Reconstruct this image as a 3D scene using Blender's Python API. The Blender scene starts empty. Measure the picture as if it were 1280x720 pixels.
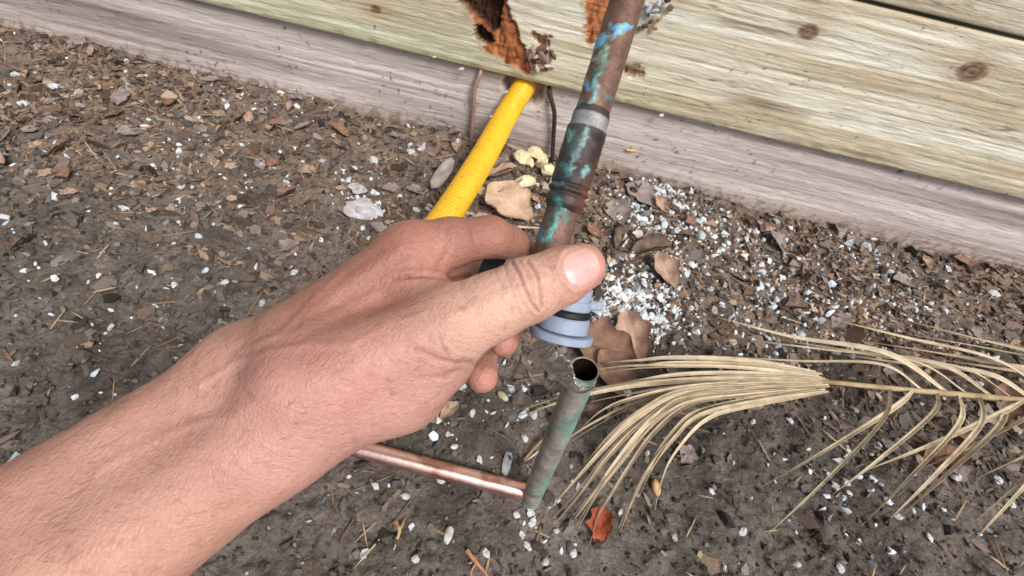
import bpy, math, random
import numpy as np
from mathutils import Matrix, Vector

random.seed(7)
rng = np.random.default_rng(7)
R = math.radians

# ------------------------------------------------------------------ camera
F = 620.0                                   # focal length in pixels of the 1280 wide frame
PITCH, ROLL, CAMH = R(46), R(13.5), 0.443
_y0 = np.array([0, math.sin(PITCH), math.cos(PITCH)])
CX = math.cos(ROLL) * np.array([1.0, 0, 0]) + math.sin(ROLL) * _y0
CY = -math.sin(ROLL) * np.array([1.0, 0, 0]) + math.cos(ROLL) * _y0
CZ = -np.array([0, math.cos(PITCH), -math.sin(PITCH)])
CAM = np.array([0, 0, CAMH])
M3 = np.stack([CX, CY, CZ], 1)              # camera -> world

scene = bpy.context.scene
col = scene.collection
cd = bpy.data.cameras.new("camera")
cam = bpy.data.objects.new("camera", cd)
col.objects.link(cam)
mw = Matrix.Identity(4)
for i in range(3):
    for j in range(3):
        mw[i][j] = M3[i][j]
    mw[i][3] = CAM[i]
cam.matrix_world = mw
cd.sensor_width = 36
cd.lens = 36 * F / 1280
cd.clip_start = 0.005
cd.clip_end = 200
cd.dof.use_dof = True
cd.dof.focus_distance = 0.30
cd.dof.aperture_fstop = 24
scene.camera = cam

# ------------------------------------------------------------------ light
SUN_EL, SUN_AZ = R(48), R(146)              # azimuth clockwise from +Y
world = bpy.data.worlds.new("World")
scene.world = world
world.use_nodes = True
nt = world.node_tree
bg = nt.nodes["Background"]
sky = nt.nodes.new("ShaderNodeTexSky")
sky.sky_type = 'NISHITA'
sky.sun_disc = False
sky.sun_elevation = SUN_EL
sky.sun_rotation = SUN_AZ
sky.dust_density = 4.0
sky.air_density = 0.8
nt.links.new(sky.outputs[0], bg.inputs[0])
bg.inputs[1].default_value = 0.085
sl = bpy.data.lights.new("sun", 'SUN')
sl.energy = 2.0
sl.angle = R(20)
sl.color = (1.0, 0.975, 0.94)
so = bpy.data.objects.new("sun", sl)
col.objects.link(so)
_d = Vector((math.sin(SUN_AZ) * math.cos(SUN_EL), math.cos(SUN_AZ) * math.cos(SUN_EL), math.sin(SUN_EL)))
so.rotation_euler = _d.to_track_quat('Z', 'Y').to_euler()
so.location = (0, -3, 5)
vs = scene.view_settings
vs.view_transform = 'Standard'
vs.look = 'None'
vs.exposure = 0.5
vs.gamma = 1.0
vs.use_curve_mapping = False

# ------------------------------------------------------------------ helpers
def P(px, py, d):
    "point at depth d seen at a place of the picture"
    c = np.array([(px - 640) / F * d, -(py - 360) / F * d, -d])
    return CAM + M3 @ c
def ray(px, py):
    return M3 @ np.array([(px - 640) / F, -(py - 360) / F, -1.0])
def G(px, py, z=0.0):
    r = ray(px, py)
    return CAM + r * ((z - CAMH) / r[2])
WALL_Y = (G(640, 192))[1]
def Wp(px, py, y=None):
    r = ray(px, py)
    return CAM + r * ((WALL_Y if y is None else y) / r[1])
def proj(v):
    q = (v - CAM) @ M3
    d = np.maximum(-q[:, 2], 1e-6)
    return np.stack([640 + q[:, 0] / d * F, 360 - q[:, 1] / d * F, d], 1)
def sr(*c):
    "picture colour 0-255 -> linear"
    c = np.array(c, float) / 255
    return np.where(c <= 0.04045, c / 12.92, ((c + 0.055) / 1.055) ** 2.4)

_tab = rng.random((64, 64, 64)).astype(np.float32)
def vn(p):
    p = np.asarray(p, np.float64)
    i = np.floor(p).astype(np.int64)
    f = p - i
    f = f * f * (3 - 2 * f)
    a = i & 63
    b = (i + 1) & 63
    x, y, z = f[:, 0], f[:, 1], f[:, 2]
    t = _tab
    c00 = t[a[:, 0], a[:, 1], a[:, 2]] * (1 - x) + t[b[:, 0], a[:, 1], a[:, 2]] * x
    c10 = t[a[:, 0], b[:, 1], a[:, 2]] * (1 - x) + t[b[:, 0], b[:, 1], a[:, 2]] * x
    c01 = t[a[:, 0], a[:, 1], b[:, 2]] * (1 - x) + t[b[:, 0], a[:, 1], b[:, 2]] * x
    c11 = t[a[:, 0], b[:, 1], b[:, 2]] * (1 - x) + t[b[:, 0], b[:, 1], b[:, 2]] * x
    return (c00 * (1 - y) + c10 * y) * (1 - z) + (c01 * (1 - y) + c11 * y) * z
def fbm(p, sc, oct=4, off=0.0, gain=0.5):
    p = np.asarray(p, float) * np.asarray(sc, float) + off
    s = np.zeros(len(p))
    a = 1.0
    n = 0.0
    for k in range(oct):
        s += a * (vn(p) - 0.5)
        n += a
        p = p * 2.03 + 11.7
        a *= gain
    return s / n * 2
def sst(a, b, x):
    t = np.clip((x - a) / (b - a), 0, 1)
    return t * t * (3 - 2 * t)
def lerp(a, b, t):
    return a + (b - a) * t

def mesh(name, v, f, colors=None, smooth=True):
    me = bpy.data.meshes.new(name)
    v = np.asarray(v, np.float32)
    if isinstance(f, np.ndarray):
        k = f.shape[1]
        me.vertices.add(len(v))
        me.vertices.foreach_set("co", v.ravel())
        me.loops.add(f.size)
        me.loops.foreach_set("vertex_index", f.astype(np.int32).ravel())
        me.polygons.add(len(f))
        me.polygons.foreach_set("loop_start", np.arange(0, f.size, k, dtype=np.int32))
        me.polygons.foreach_set("loop_total", np.full(len(f), k, np.int32))
        me.update(calc_edges=True)
        me.validate()
    else:
        me.from_pydata(v.tolist(), [], [list(map(int, q)) for q in f])
        me.update()
    if colors is not None:
        a = me.color_attributes.new("Col", 'FLOAT_COLOR', 'POINT')
        c = np.ones((len(v), 4), np.float32)
        c[:, :3] = np.clip(colors, 0.001, 1)
        a.data.foreach_set("color", c.ravel())
    me.polygons.foreach_set("use_smooth", np.full(len(me.polygons), smooth))
    return me
def obj(name, me, mat=None, parent=None, loc=None):
    o = bpy.data.objects.new(name, me)
    col.objects.link(o)
    if mat is not None and me is not None and not me.materials:
        me.materials.append(mat)
    if parent is not None:
        o.parent = parent
    if loc is not None:
        o.location = loc
    return o
def tag(o, label, cat, group=None, kind=None):
    if label: o["label"] = label
    if cat: o["category"] = cat
    if group: o["group"] = group
    if kind: o["kind"] = kind
    return o
def empty(name, loc=(0, 0, 0)):
    o = bpy.data.objects.new(name, None)
    o.empty_display_size = 0.02
    o.location = loc
    col.objects.link(o)
    return o

def mat(name, color=None, rough=0.8, metal=0.0, bumps=(), var=0.0, var_scale=200, spec=0.4, sss=0.0, rnd=0.0, stretch=None, **kw):
    "procedural Principled material; colour from the Col attribute when color is None; bumps = (scale, distance, kind)"
    m = bpy.data.materials.new(name)
    m.use_nodes = True
    n = m.node_tree
    b = n.nodes["Principled BSDF"]
    b.inputs["Roughness"].default_value = rough
    b.inputs["Metallic"].default_value = metal
    b.inputs["Specular IOR Level"].default_value = spec
    if color is None:
        a = n.nodes.new("ShaderNodeVertexColor")
        a.layer_name = "Col"
        c = a.outputs[0]
    else:
        a = n.nodes.new("ShaderNodeRGB")
        a.outputs[0].default_value = (*[float(x) for x in color], 1)
        c = a.outputs[0]
    tc = n.nodes.new("ShaderNodeTexCoord")
    vec = tc.outputs["Object"]
    if stretch:
        mp = n.nodes.new("ShaderNodeMapping")
        mp.inputs["Scale"].default_value = stretch
        n.links.new(vec, mp.inputs[0])
        vec = mp.outputs[0]
    if var:
        t = n.nodes.new("ShaderNodeTexNoise")
        t.inputs["Scale"].default_value = var_scale
        t.inputs["Detail"].default_value = 6
        t.inputs["Roughness"].default_value = 0.65
        n.links.new(vec, t.inputs["Vector"])
        mr = n.nodes.new("ShaderNodeMapRange")
        mr.inputs[1].default_value = 0.25
        mr.inputs[2].default_value = 0.75
        mr.inputs[3].default_value = 1 - var
        mr.inputs[4].default_value = 1 + var
        n.links.new(t.outputs[0], mr.inputs[0])
        mx = n.nodes.new("ShaderNodeVectorMath")
        mx.operation = 'SCALE'
        n.links.new(c, mx.inputs[0])
        n.links.new(mr.outputs[0], mx.inputs["Scale"])
        c = mx.outputs[0]
    if "lines" in kw:                                   # thin dark grain lines
        sc_, st_, amt = kw["lines"]
        mp2 = n.nodes.new("ShaderNodeMapping")
        mp2.inputs["Scale"].default_value = st_
        n.links.new(tc.outputs["Object"], mp2.inputs[0])
        t = n.nodes.new("ShaderNodeTexNoise")
        t.inputs["Scale"].default_value = sc_
        t.inputs["Detail"].default_value = 3
        t.inputs["Distortion"].default_value = 0.6
        n.links.new(mp2.outputs[0], t.inputs["Vector"])
        m1 = n.nodes.new("ShaderNodeMath")
        m1.operation = 'SUBTRACT'
        m1.inputs[1].default_value = 0.5
        n.links.new(t.outputs[0], m1.inputs[0])
        m2 = n.nodes.new("ShaderNodeMath")
        m2.operation = 'ABSOLUTE'
        n.links.new(m1.outputs[0], m2.inputs[0])
        mr = n.nodes.new("ShaderNodeMapRange")
        mr.inputs[1].default_value = 0.0
        mr.inputs[2].default_value = 0.035
        mr.inputs[3].default_value = 1 - amt
        mr.inputs[4].default_value = 1.0
        n.links.new(m2.outputs[0], mr.inputs[0])
        mx = n.nodes.new("ShaderNodeVectorMath")
        mx.operation = 'SCALE'
        n.links.new(c, mx.inputs[0])
        n.links.new(mr.outputs[0], mx.inputs["Scale"])
        c = mx.outputs[0]
    if rnd:
        oi = n.nodes.new("ShaderNodeObjectInfo")
        mr = n.nodes.new("ShaderNodeMapRange")
        mr.inputs[3].default_value = 1 - rnd
        mr.inputs[4].default_value = 1 + rnd
        n.links.new(oi.outputs["Random"], mr.inputs[0])
        mx = n.nodes.new("ShaderNodeVectorMath")
        mx.operation = 'SCALE'
        n.links.new(c, mx.inputs[0])
        n.links.new(mr.outputs[0], mx.inputs["Scale"])
        c = mx.outputs[0]
    n.links.new(c, b.inputs["Base Color"])
    prev = None
    vec0 = vec
    for (sc, dist, kind) in bumps:
        vec = vec0
        if isinstance(kind, tuple):                     # lines along a direction
            cmb = n.nodes.new("ShaderNodeCombineXYZ")
            for k_, (ax3, fk) in enumerate(kind):
                dt = n.nodes.new("ShaderNodeVectorMath")
                dt.operation = 'DOT_PRODUCT'
                dt.inputs[1].default_value = tuple(float(x) * fk for x in ax3)
                n.links.new(vec0, dt.inputs[0])
                n.links.new(dt.outputs["Value"], cmb.inputs[k_])
            vec = cmb.outputs[0]
        if kind == 'v':
            t = n.nodes.new("ShaderNodeTexVoronoi")
            t.feature = 'DISTANCE_TO_EDGE'
            t.inputs["Scale"].default_value = sc
            h = t.outputs["Distance"]
        else:
            t = n.nodes.new("ShaderNodeTexNoise")
            t.inputs["Scale"].default_value = sc
            t.inputs["Detail"].default_value = 5
            h = t.outputs[0]
        n.links.new(vec, t.inputs["Vector"])
        bp = n.nodes.new("ShaderNodeBump")
        bp.inputs["Strength"].default_value = 1
        bp.inputs["Distance"].default_value = dist
        n.links.new(h, bp.inputs["Height"])
        if prev is not None:
            n.links.new(prev, bp.inputs["Normal"])
        prev = bp.outputs[0]
    if prev is not None:
        n.links.new(prev, b.inputs["Normal"])
    if sss:
        b.inputs["Subsurface Weight"].default_value = sss
        b.inputs["Subsurface Radius"].default_value = (1.0, 0.35, 0.2)
        b.inputs["Subsurface Scale"].default_value = kw.get("sss_scale", 0.004)
    if "trans" in kw:
        b.inputs["Transmission Weight"].default_value = kw["trans"]
        b.inputs["IOR"].default_value = kw.get("ior", 1.33)
    return m

def gridfaces(nu, nv, wu=False, wv=False):
    iu = np.arange(nu if wu else nu - 1)
    iv = np.arange(nv if wv else nv - 1)
    a, b = np.meshgrid(iu, iv, indexing='ij')
    a2, b2 = (a + 1) % nu, (b + 1) % nv
    return np.stack([a * nv + b, a2 * nv + b, a2 * nv + b2, a * nv + b2], -1).reshape(-1, 4)

def spline(pts, n):
    "Catmull-Rom through rows of any width, n samples, even in arc length"
    p = np.asarray(pts, float)
    q = np.vstack([2 * p[0] - p[1], p, 2 * p[-1] - p[-2]])
    out = []
    m = 24
    for i in range(len(p) - 1):
        t = np.linspace(0, 1, m, endpoint=(i == len(p) - 2))[:, None]
        p0, p1, p2, p3 = q[i], q[i + 1], q[i + 2], q[i + 3]
        out.append(0.5 * ((2 * p1) + (-p0 + p2) * t + (2 * p0 - 5 * p1 + 4 * p2 - p3) * t * t + (-p0 + 3 * p1 - 3 * p2 + p3) * t ** 3))
    o = np.vstack(out)
    s = np.r_[0, np.cumsum(np.linalg.norm(np.diff(o[:, :3], axis=0), axis=1))]
    u = np.linspace(0, s[-1], n)
    return np.stack([np.interp(u, s, o[:, k]) for k in range(o.shape[1])], 1), u

def sweep(path, rad, nseg, ref=None):
    "tube round a path; returns verts, faces, normals, ring index, angle"
    path = np.asarray(path, float)
    n = len(path)
    rad = np.broadcast_to(np.asarray(rad, float), (n,))
    t = np.gradient(path, axis=0)
    t /= np.linalg.norm(t, axis=1)[:, None]
    a = np.array(ref if ref is not None else [0.3, 0.5, 0.8], float)
    us, ws = [], []
    u = a - t[0] * (a @ t[0])
    for k in range(n):
        u = u - t[k] * (u @ t[k])
        u = u / np.linalg.norm(u)
        us.append(u.copy())
        ws.append(np.cross(t[k], u))
    us, ws = np.array(us), np.array(ws)
    th = np.linspace(0, 2 * math.pi, nseg, endpoint=False)
    nr = us[:, None, :] * np.cos(th)[None, :, None] + ws[:, None, :] * np.sin(th)[None, :, None]
    v = path[:, None, :] + nr * rad[:, None, None]
    ring = np.repeat(np.arange(n), nseg)
    return v.reshape(-1, 3), gridfaces(n, nseg, False, True), nr.reshape(-1, 3), ring, np.tile(th, n)

def dist_poly(q, pts, rad=None):
    "2D distance from q to a polyline, minus an interpolated radius"
    pts = np.asarray(pts, float)
    best = np.full(len(q), 1e9)
    if len(pts) == 1:
        return np.linalg.norm(q - pts[0], axis=1) - (rad[0] if rad is not None else 0)
    for i in range(len(pts) - 1):
        a, b = pts[i], pts[i + 1]
        ab = b - a
        t = np.clip(((q - a) @ ab) / (ab @ ab), 0, 1)
        d = np.linalg.norm(q - (a + t[:, None] * ab), axis=1)
        if rad is not None:
            d = d - (rad[i] + (rad[i + 1] - rad[i]) * t)
        best = np.minimum(best, d)
    return best

# ------------------------------------------------------------------ ground
def axis_coords(lo, hi, step, far):
    c = np.arange(lo, hi, step)
    g = [1]
    ext = np.array([0.01, 0.03, 0.07, 0.15, 0.3, 0.6, 1.2, 2.5, 5, 10, 20, 40])
    return np.r_[lo - ext[::-1] * far, c, hi + ext * far]
gx = axis_coords(-1.0, 1.35, 0.0029, 1.0)
gy = axis_coords(-0.22, WALL_Y + 0.02, 0.0029, 1.0)
STUB = G(668, 622)
def ground_height(x, y):
    p = np.stack([x, y, np.zeros_like(x)], 1)
    h = 0.012 * fbm(p, 4.0, 3, 3.1)
    h += 0.0105 * fbm(p, 22.0, 3, 17.3)
    near = sst(3.0, 1.5, np.abs(x)) * sst(2.6, 1.3, np.abs(y))
    lump = fbm(p, 75.0, 3, 41.7, 0.6)
    lump2 = fbm(p, 190.0, 2, 5.9, 0.6)
    h += near * (0.0062 * np.abs(lump) * 1.3 + 0.0034 * lump2)
    h += 0.012 * sst(WALL_Y - 0.16, WALL_Y, y)                    # soil piled against the boards
    d = np.hypot(x - STUB[0], y - STUB[1])
    h *= 0.35 + 0.65 * sst(0.02, 0.14, d)
    return h - 0.003
X, Y = np.meshgrid(gx, gy, indexing='ij')
gz = ground_height(X.ravel(), Y.ravel())
gv = np.stack([X.ravel(), Y.ravel(), gz], 1)
c_dark, c_mid, c_brn = sr(84, 78, 73), sr(138, 129, 121), sr(142, 122, 105)
n1 = fbm(gv * [1, 1, 0], 9.0, 4, 2.2)
n2 = fbm(gv * [1, 1, 0], 60.0, 3, 8.2)
wallw = sst(WALL_Y - 0.42, WALL_Y - 0.08, gv[:, 1] + 0.12 * n1)
gc = lerp(c_dark, c_mid, np.clip(0.35 + 0.6 * n1 + 0.5 * n2, 0, 1)[:, None])
gc = lerp(gc, c_brn, (wallw * np.clip(0.6 + 0.8 * n2, 0, 1))[:, None])
GS = gz.reshape(len(gx), len(gy))
def ground_z(x, y):
    i = np.clip(np.searchsorted(gx, x) - 1, 0, len(gx) - 2)
    j = np.clip(np.searchsorted(gy, y) - 1, 0, len(gy) - 2)
    return np.maximum.reduce([GS[i, j], GS[i + 1, j], GS[i, j + 1], GS[i + 1, j + 1]])
m_soil = mat("soil", None, 0.95, bumps=((300, 0.0030, 'n'), (1100, 0.0012, 'n')), var=0.5, var_scale=260, spec=0.15)
ground = obj("ground", mesh("ground", gv, gridfaces(len(gx), len(gy)), gc), m_soil)
ground["kind"] = "structure"
ground["label"] = "dark crumbly garden soil at the foot of the boards"

# ------------------------------------------------------------------ timber wall
Z_LOW = Wp(640, 92)[2]                      # lower edge of the pale board
wall = tag(empty("timber_wall", (0.2, WALL_Y, 0)), "weathered timber wall of stacked boards behind the copper pipe", "wall")
X0, X1 = -1.45, 1.95
def board(z0, z1, yf, thick, color_fn, disp_fn, step=0.0026, fine=None):
    xs = np.arange(X0, X1 + step, step)
    if fine:                                            # finer columns where the rot and splinters are
        xs = np.r_[xs[xs < fine[0]], np.arange(fine[0], fine[1], fine[2]), xs[xs >= fine[1]]]
        xs = xs[np.r_[True, np.diff(xs) > 1e-4]]
    nz = max(8, int((z1 - z0) / (0.0015 if fine else step)))
    r = 0.003
    prof = []
    for z in np.linspace(z0 + r, z1 - r, nz):
        prof.append((yf, z, 1.0))
    prof += [(yf + r * 0.4, z1 - r * 0.3, 0.5), (yf + r, z1, 0.2), (yf + thick, z1, 0), (yf + thick, z0, 0), (yf + r, z0, 0.2), (yf + r * 0.35, z0 + r * 0.3, 0.6)]
    prof = np.array(prof)
    nx, npf = len(xs), len(prof)
    v = np.zeros((nx, npf, 3))
    v[:, :, 0] = xs[:, None]
    v[:, :, 1] = prof[None, :, 0]
    v[:, :, 2] = prof[None, :, 1]
    fr = np.broadcast_to(prof[None, :, 2], (nx, npf)).ravel()
    v = v.reshape(-1, 3)
    d = disp_fn(v)
    v2 = v.copy()
    v2[:, 1] += d * fr
    c = color_fn(v)
    f = gridfaces(nx, npf, False, True)
    o = obj("board", mesh("board", v2 - [0.2, WALL_Y, 0], f, c), m_wood, wall)
    return o
m_wood = mat("weathered_wood", None, 0.85, bumps=((140, 0.0016, 'n'), (600, 0.0010, 'n')), var=0.18, var_scale=150, spec=0.2, stretch=(0.2, 1, 1.7), lines=(46, (0.14, 1, 2.0), 0.2))

def grain(v, seed, knots=()):
    "slow wavy rings along the board with a little turbulence"
    w = v * [1.2, 0, 18] + [0, seed, 0]
    a = fbm(w, 1.0, 3, seed)
    b = fbm(v * [3.0, 0, 150] + np.outer(3 * a, [0, 0, 1]), 1.0, 3, seed + 9)
    k = fbm(v * [7.0, 0, 420], 1.0, 2, seed + 21)
    return a, b, k
# marks on the pale board, measured where they stand on it
YU = WALL_Y - 0.013
def on_board(pts, y):
    return np.array([[Wp(px, py, y)[0], Wp(px, py, y)[2]] for px, py in pts])
pxm = 0.83 / F * 1.12                         # metres per picture pixel on the wall
rotA = (on_board([(590, -50), (596, -12), (612, 14), (622, 42), (641, 66), (658, 90)], YU), np.array([26, 19, 17, 19, 12, 4]) * pxm)
rotA2 = (on_board([(598, 41), (612, 45)], YU), np.array([5, 9]) * pxm)
darkA = (on_board([(590, -50), (592, -10), (607, 8), (615, 30)], YU), np.array([22, 16, 15, 7]) * pxm)
darkA2 = (on_board([(598, 40), (608, 50)], YU), np.array([5, 6]) * pxm)
rotB = (on_board([(748, -50), (750, -10), (748, 15), (743, 36), (737, 52)], YU), np.array([16, 13, 11, 8, 2]) * pxm)
rotC = (on_board([(672, 78), (680, 84)], YU), np.array([6, 4]) * pxm)
rotD = (on_board([(783, 86), (792, 89), (800, 90)], YU), np.array([4, 6, 4]) * pxm)
rotE = (on_board([(668, 44), (682, 53)], YU), np.array([3, 5]) * pxm)
def marks(v):
    q = v[:, [0, 2]]
    j = 0.0036 * fbm(v * [1, 0, 1], 130.0, 4, 3.3, 0.65) + 0.006 * fbm(v * [40, 0, 330], 1.0, 3, 8.3)
    soft = lambda d, w=0.0013: sst(w, -w, d + j)
    rA = np.maximum(soft(dist_poly(q, *rotA)), soft(dist_poly(q, *rotA2)))
    dA = np.maximum(soft(dist_poly(q, *darkA)), soft(dist_poly(q, *darkA2)))
    rB = soft(dist_poly(q, *rotB), 0.003)
    kC = np.maximum.reduce([soft(dist_poly(q, *rotC)), soft(dist_poly(q, *rotD), 0.005), soft(dist_poly(q, *rotE), 0.002)])
    return rA, dA, rB, kC
KNOTS = np.array([[*Wp(a, b, YU)[[0, 2]], r_] for a, b, r_ in [(1010, 40, .010), (1215, 90, .013), (470, 12, .006)]] + [[4.9, 0.62, .014], [5.6, 0.7, .011], [9.8, 0.9, .013]])
def knots(v):
    "tight oval rings with grain bending round them"
    m = np.zeros(len(v)); rg = np.zeros(len(v)); hl = np.zeros(len(v))
    for x, z, r_ in KNOTS:
        d = np.hypot((v[:, 0] - x) / 1.5, v[:, 2] - z) / r_ * (1 + 0.15 * fbm(v, 90.0, 2, 4.0))
        m = np.maximum(m, sst(1.0, 0.8, d))
        hl = np.maximum(hl, np.exp(-(d / 1.9) ** 2))
        rg = np.where(d < 2.4, np.sin(d * 15), rg)
    return m, rg, hl
def col_upper(v):
    a, b, k = grain(v, 4.0)
    rA, dA, rB, kC = marks(v)
    h = (v[:, 2] - Z_LOW) / 0.16
    c = lerp(sr(202, 192, 166), sr(232, 228, 210), np.clip(0.55 + 1.0 * b, 0, 1)[:, None])
    broad = np.clip(0.5 + 1.1 * fbm(v * [3.0, 0, 26], 1.0, 4, 88.0, 0.6), 0, 1)
    c = lerp(c, sr(176, 156, 122), (0.55 * sst(0.5, 0.95, broad))[:, None])
    c = lerp(c, sr(224, 226, 212), (0.6 * sst(0.45, 0.1, broad))[:, None])
    gr = sst(0.55, 0.05, h + 0.25 * a) * np.clip(0.75 + 0.5 * fbm(v, 9.0, 3, 6.6), 0, 1) * sst(0.35, -0.05, v[:, 0])
    c = lerp(c, sr(184, 194, 160), (0.75 * gr)[:, None])
    edge = sst(0.10, 0.02, h)
    c = lerp(c, sr(160, 150, 122), (0.45 * edge)[:, None])
    ck = sst(0.045, 0.0, np.abs(fbm(v * [2.6, 0, 120], 1.0, 2, 64.0))) * sst(0.12, 0.4, fbm(v * [5, 0, 22], 1.0, 2, 37.0))
    c = lerp(c, sr(96, 80, 60), (0.7 * ck)[:, None])
    km, kr, kh = knots(v)
    c = lerp(c, sr(150, 116, 78), np.clip(kh * (0.45 + 0.10 * kr), 0, 1)[:, None])
    c = lerp(c, sr(96, 66, 44), np.clip(km * (0.75 + 0.12 * kr + 0.3 * fbm(v, 200.0, 3, 14.0)), 0, 1)[:, None])
    blot = sst(0.15, 0.5, fbm(v * [7, 0, 22], 1.0, 4, 91.0, 0.6))
    c = lerp(c, sr(166, 150, 122), (0.5 * blot)[:, None])
    st = sst(0.28, 0.60, fbm(v * [4.5, 0, 95], 1.0, 3, 31.0)) * sst(-0.1, 0.35, fbm(v * [9, 0, 30], 1.0, 2, 7.0))
    c = lerp(c, sr(128, 112, 82), (0.75 * st)[:, None])
    sp = sst(0.52, 0.62, fbm(v, 210.0, 2, 2.0)) * sst(0.05, 0.3, fbm(v * [14, 0, 60], 1.0, 2, 70.0))
    c = lerp(c, sr(74, 60, 46), (0.8 * sp)[:, None])
    fib = np.clip(0.5 + 0.9 * fbm(v * [150, 0, 60], 1.0, 3, 1.2, 0.7), 0, 1)
    rotc = lerp(sr(112, 62, 38), sr(196, 128, 84), fib[:, None])
    halo = np.maximum(rA, rB)
    qd = np.minimum(dist_poly(v[:, [0, 2]], *rotA), dist_poly(v[:, [0, 2]], *rotB)) + 0.006 * fbm(v * [40, 0, 160], 1.0, 3, 5.0)
    c = lerp(c, sr(120, 88, 58), (0.45 * sst(0.006, 0.0, qd))[:, None])
    c = lerp(c, rotc, halo[:, None])
    c = lerp(c, sr(52, 36, 28), (dA * 0.92)[:, None])
    c = lerp(c, lerp(sr(84, 60, 44), sr(176, 140, 112), fib[:, None]), kC[:, None])
    return c
def disp_upper(v):
    a, b, k = grain(v, 4.0)
    rA, dA, rB, kC = marks(v)
    d = 0.0011 * b + 0.0006 * k
    fib = fbm(v * [150, 0, 60], 1.0, 3, 1.2, 0.7)
    d += rA * (0.005 + 0.006 * fib) + dA * (0.014 + 0.006 * fib) + rB * (0.004 + 0.004 * fib) + kC * (0.003 + 0.006 * fib)
    lip = sst(0.01, 0.0, v[:, 2] - Z_LOW)
    d += lip * 0.004 * np.clip(fbm(v * [60, 0, 0], 1.0, 3, 12.0), 0, 1)
    return d
HOLE = Wp(654, 112)
def col_lower(v):
    a, b, k = grain(v, 14.0)
    c = lerp(sr(184, 174, 170), sr(218, 209, 205), np.clip(0.5 + 1.0 * b + 0.2 * a, 0, 1)[:, None])
    st = sst(0.12, 0.5, fbm(v * [1.3, 0, 42], 1.0, 3, 47.0))
    c = lerp(c, sr(122, 108, 100), (0.7 * st)[:, None])
    low = sst(0.05, 0.0, v[:, 2] + 0.012 * fbm(v * [30, 0, 30], 1.0, 2, 3.0))
    c = lerp(c, sr(188, 168, 152), (0.6 * low)[:, None])
    mud = sst(0.1, 0.5, fbm(v, 150.0, 3, 77.0) + 0.5 * sst(0.05, 0.0, v[:, 2]) - 0.15) * sst(0.06, 0.0, v[:, 2])
    c = lerp(c, sr(104, 88, 76), (0.7 * mud)[:, None])
    sp = sst(0.5, 0.62, fbm(v, 170.0, 2, 52.0)) * sst(0.1, 0.3, fbm(v, 12.0, 2, 20.0))
    return lerp(c, sr(66, 54, 48), (0.8 * sp)[:, None])
def disp_lower(v):
    a, b, k = grain(v, 14.0)
    d = np.hypot((v[:, 0] - HOLE[0]), (v[:, 2] - HOLE[2] - 0.004))
    return 0.0012 * b + 0.0006 * k + 0.03 * sst(0.034, 0.026, d + 0.003 * fbm(v, 90.0, 2, 1.0))
b_low = board(-0.06, Z_LOW + 0.012, WALL_Y, 0.04, col_lower, disp_lower)
b_low["label"] = "grey weathered lower board meeting the soil"
b_up = board(Z_LOW, Z_LOW + 0.184, YU, 0.045, col_upper, disp_upper, 0.0028, (Wp(560, 40)[0], Wp(830, 60)[0], 0.0012))
b_up["label"] = "pale green tinged upper board with orange rotten hollows"
for k in range(12):  # wall carried on upward; unseen upper boards added to block sky light
    z = Z_LOW + 0.189 + 0.19 * k
    board(z, z + 0.185, YU + (0.003, -0.002, 0.002)[k % 3], 0.04, lambda v, k=k: col_upper(v + [4.3 + 5 * k, 0, 0.4 + 0.2 * k]), lambda v, k=k: disp_upper(v + [4.3 + 5 * k, 0, 0.4 + 0.2 * k]), 0.003 if k < 2 else 0.012)

# ------------------------------------------------------------------ copper pipes
VIEW = CZ
def paint(q, c, strokes):
    "verdigris marks: (points, radii, colour, strength) in picture measure"
    speck = jitter[:, 2]
    jit2 = jitter[:, :2]
    for pts, rad, colr, s in strokes:
        d = dist_poly(q[:, :2] + jit2, pts, rad)
        m = sst(3.2, -1.8, d) * s * np.clip(0.85 + 0.9 * speck, 0.15, 1)
        c = lerp(c, np.asarray(colr), m[:, None])
    return c
m_pipe = mat("aged_copper", None, 0.50, 0.35, bumps=((900, 0.0004, 'n'), (3000, 0.00015, 'n')), var=0.28, var_scale=260, spec=0.4)
CYAN, TEAL, MINT = sr(110, 190, 225), sr(70, 140, 140), sr(140, 185, 165)
copper_pipe = empty("copper_pipe", P(660, 370, 0.238))
cp_loc = np.array(copper_pipe.location)
rp = 0.00795
top_pts = [P(666, 384, 0.238), P(693, 296, 0.2365), P(739, 146, 0.233), P(784, 0, 0.230), P(827, -140, 0.230)]
d_up = (top_pts[-1] - top_pts[-2]) / np.linalg.norm(top_pts[-1] - top_pts[-2])
p5 = top_pts[-1] + d_up * 0.16
p6 = p5 + d_up * 0.10 + np.array([0, 0.03, 0.0])
wallpt = np.array([p6[0] + 0.01, YU + 0.03, p6[2] + (YU + 0.03 - p6[1]) * 0.25])
path, s = spline(top_pts + [p5, p6, wallpt], 620)
v, f, nr, ring, th = sweep(path, rp, 56, VIEW)
q = proj(v)
jitter = np.stack([8 * fbm(v, 420.0, 4, 1.0, 0.65), 8 * fbm(v, 420.0, 4, 9.0, 0.65), fbm(v, 900.0, 3, 19.0, 0.7)], 1)
facing = sst(-0.1, 0.25, nr @ VIEW)
n1 = fbm(v, 130.0, 4, 5.0)
n2 = fbm(v, 500.0, 3, 6.0)
base = lerp(sr(98, 72, 60), sr(134, 104, 90), np.clip(0.5 + 0.8 * n1 + 0.3 * n2, 0, 1)[:, None])
base = lerp(base, sr(84, 62, 52), sst(0.2, 0.6, fbm(v, 220.0, 3, 15.0))[:, None] * 0.7)
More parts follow.
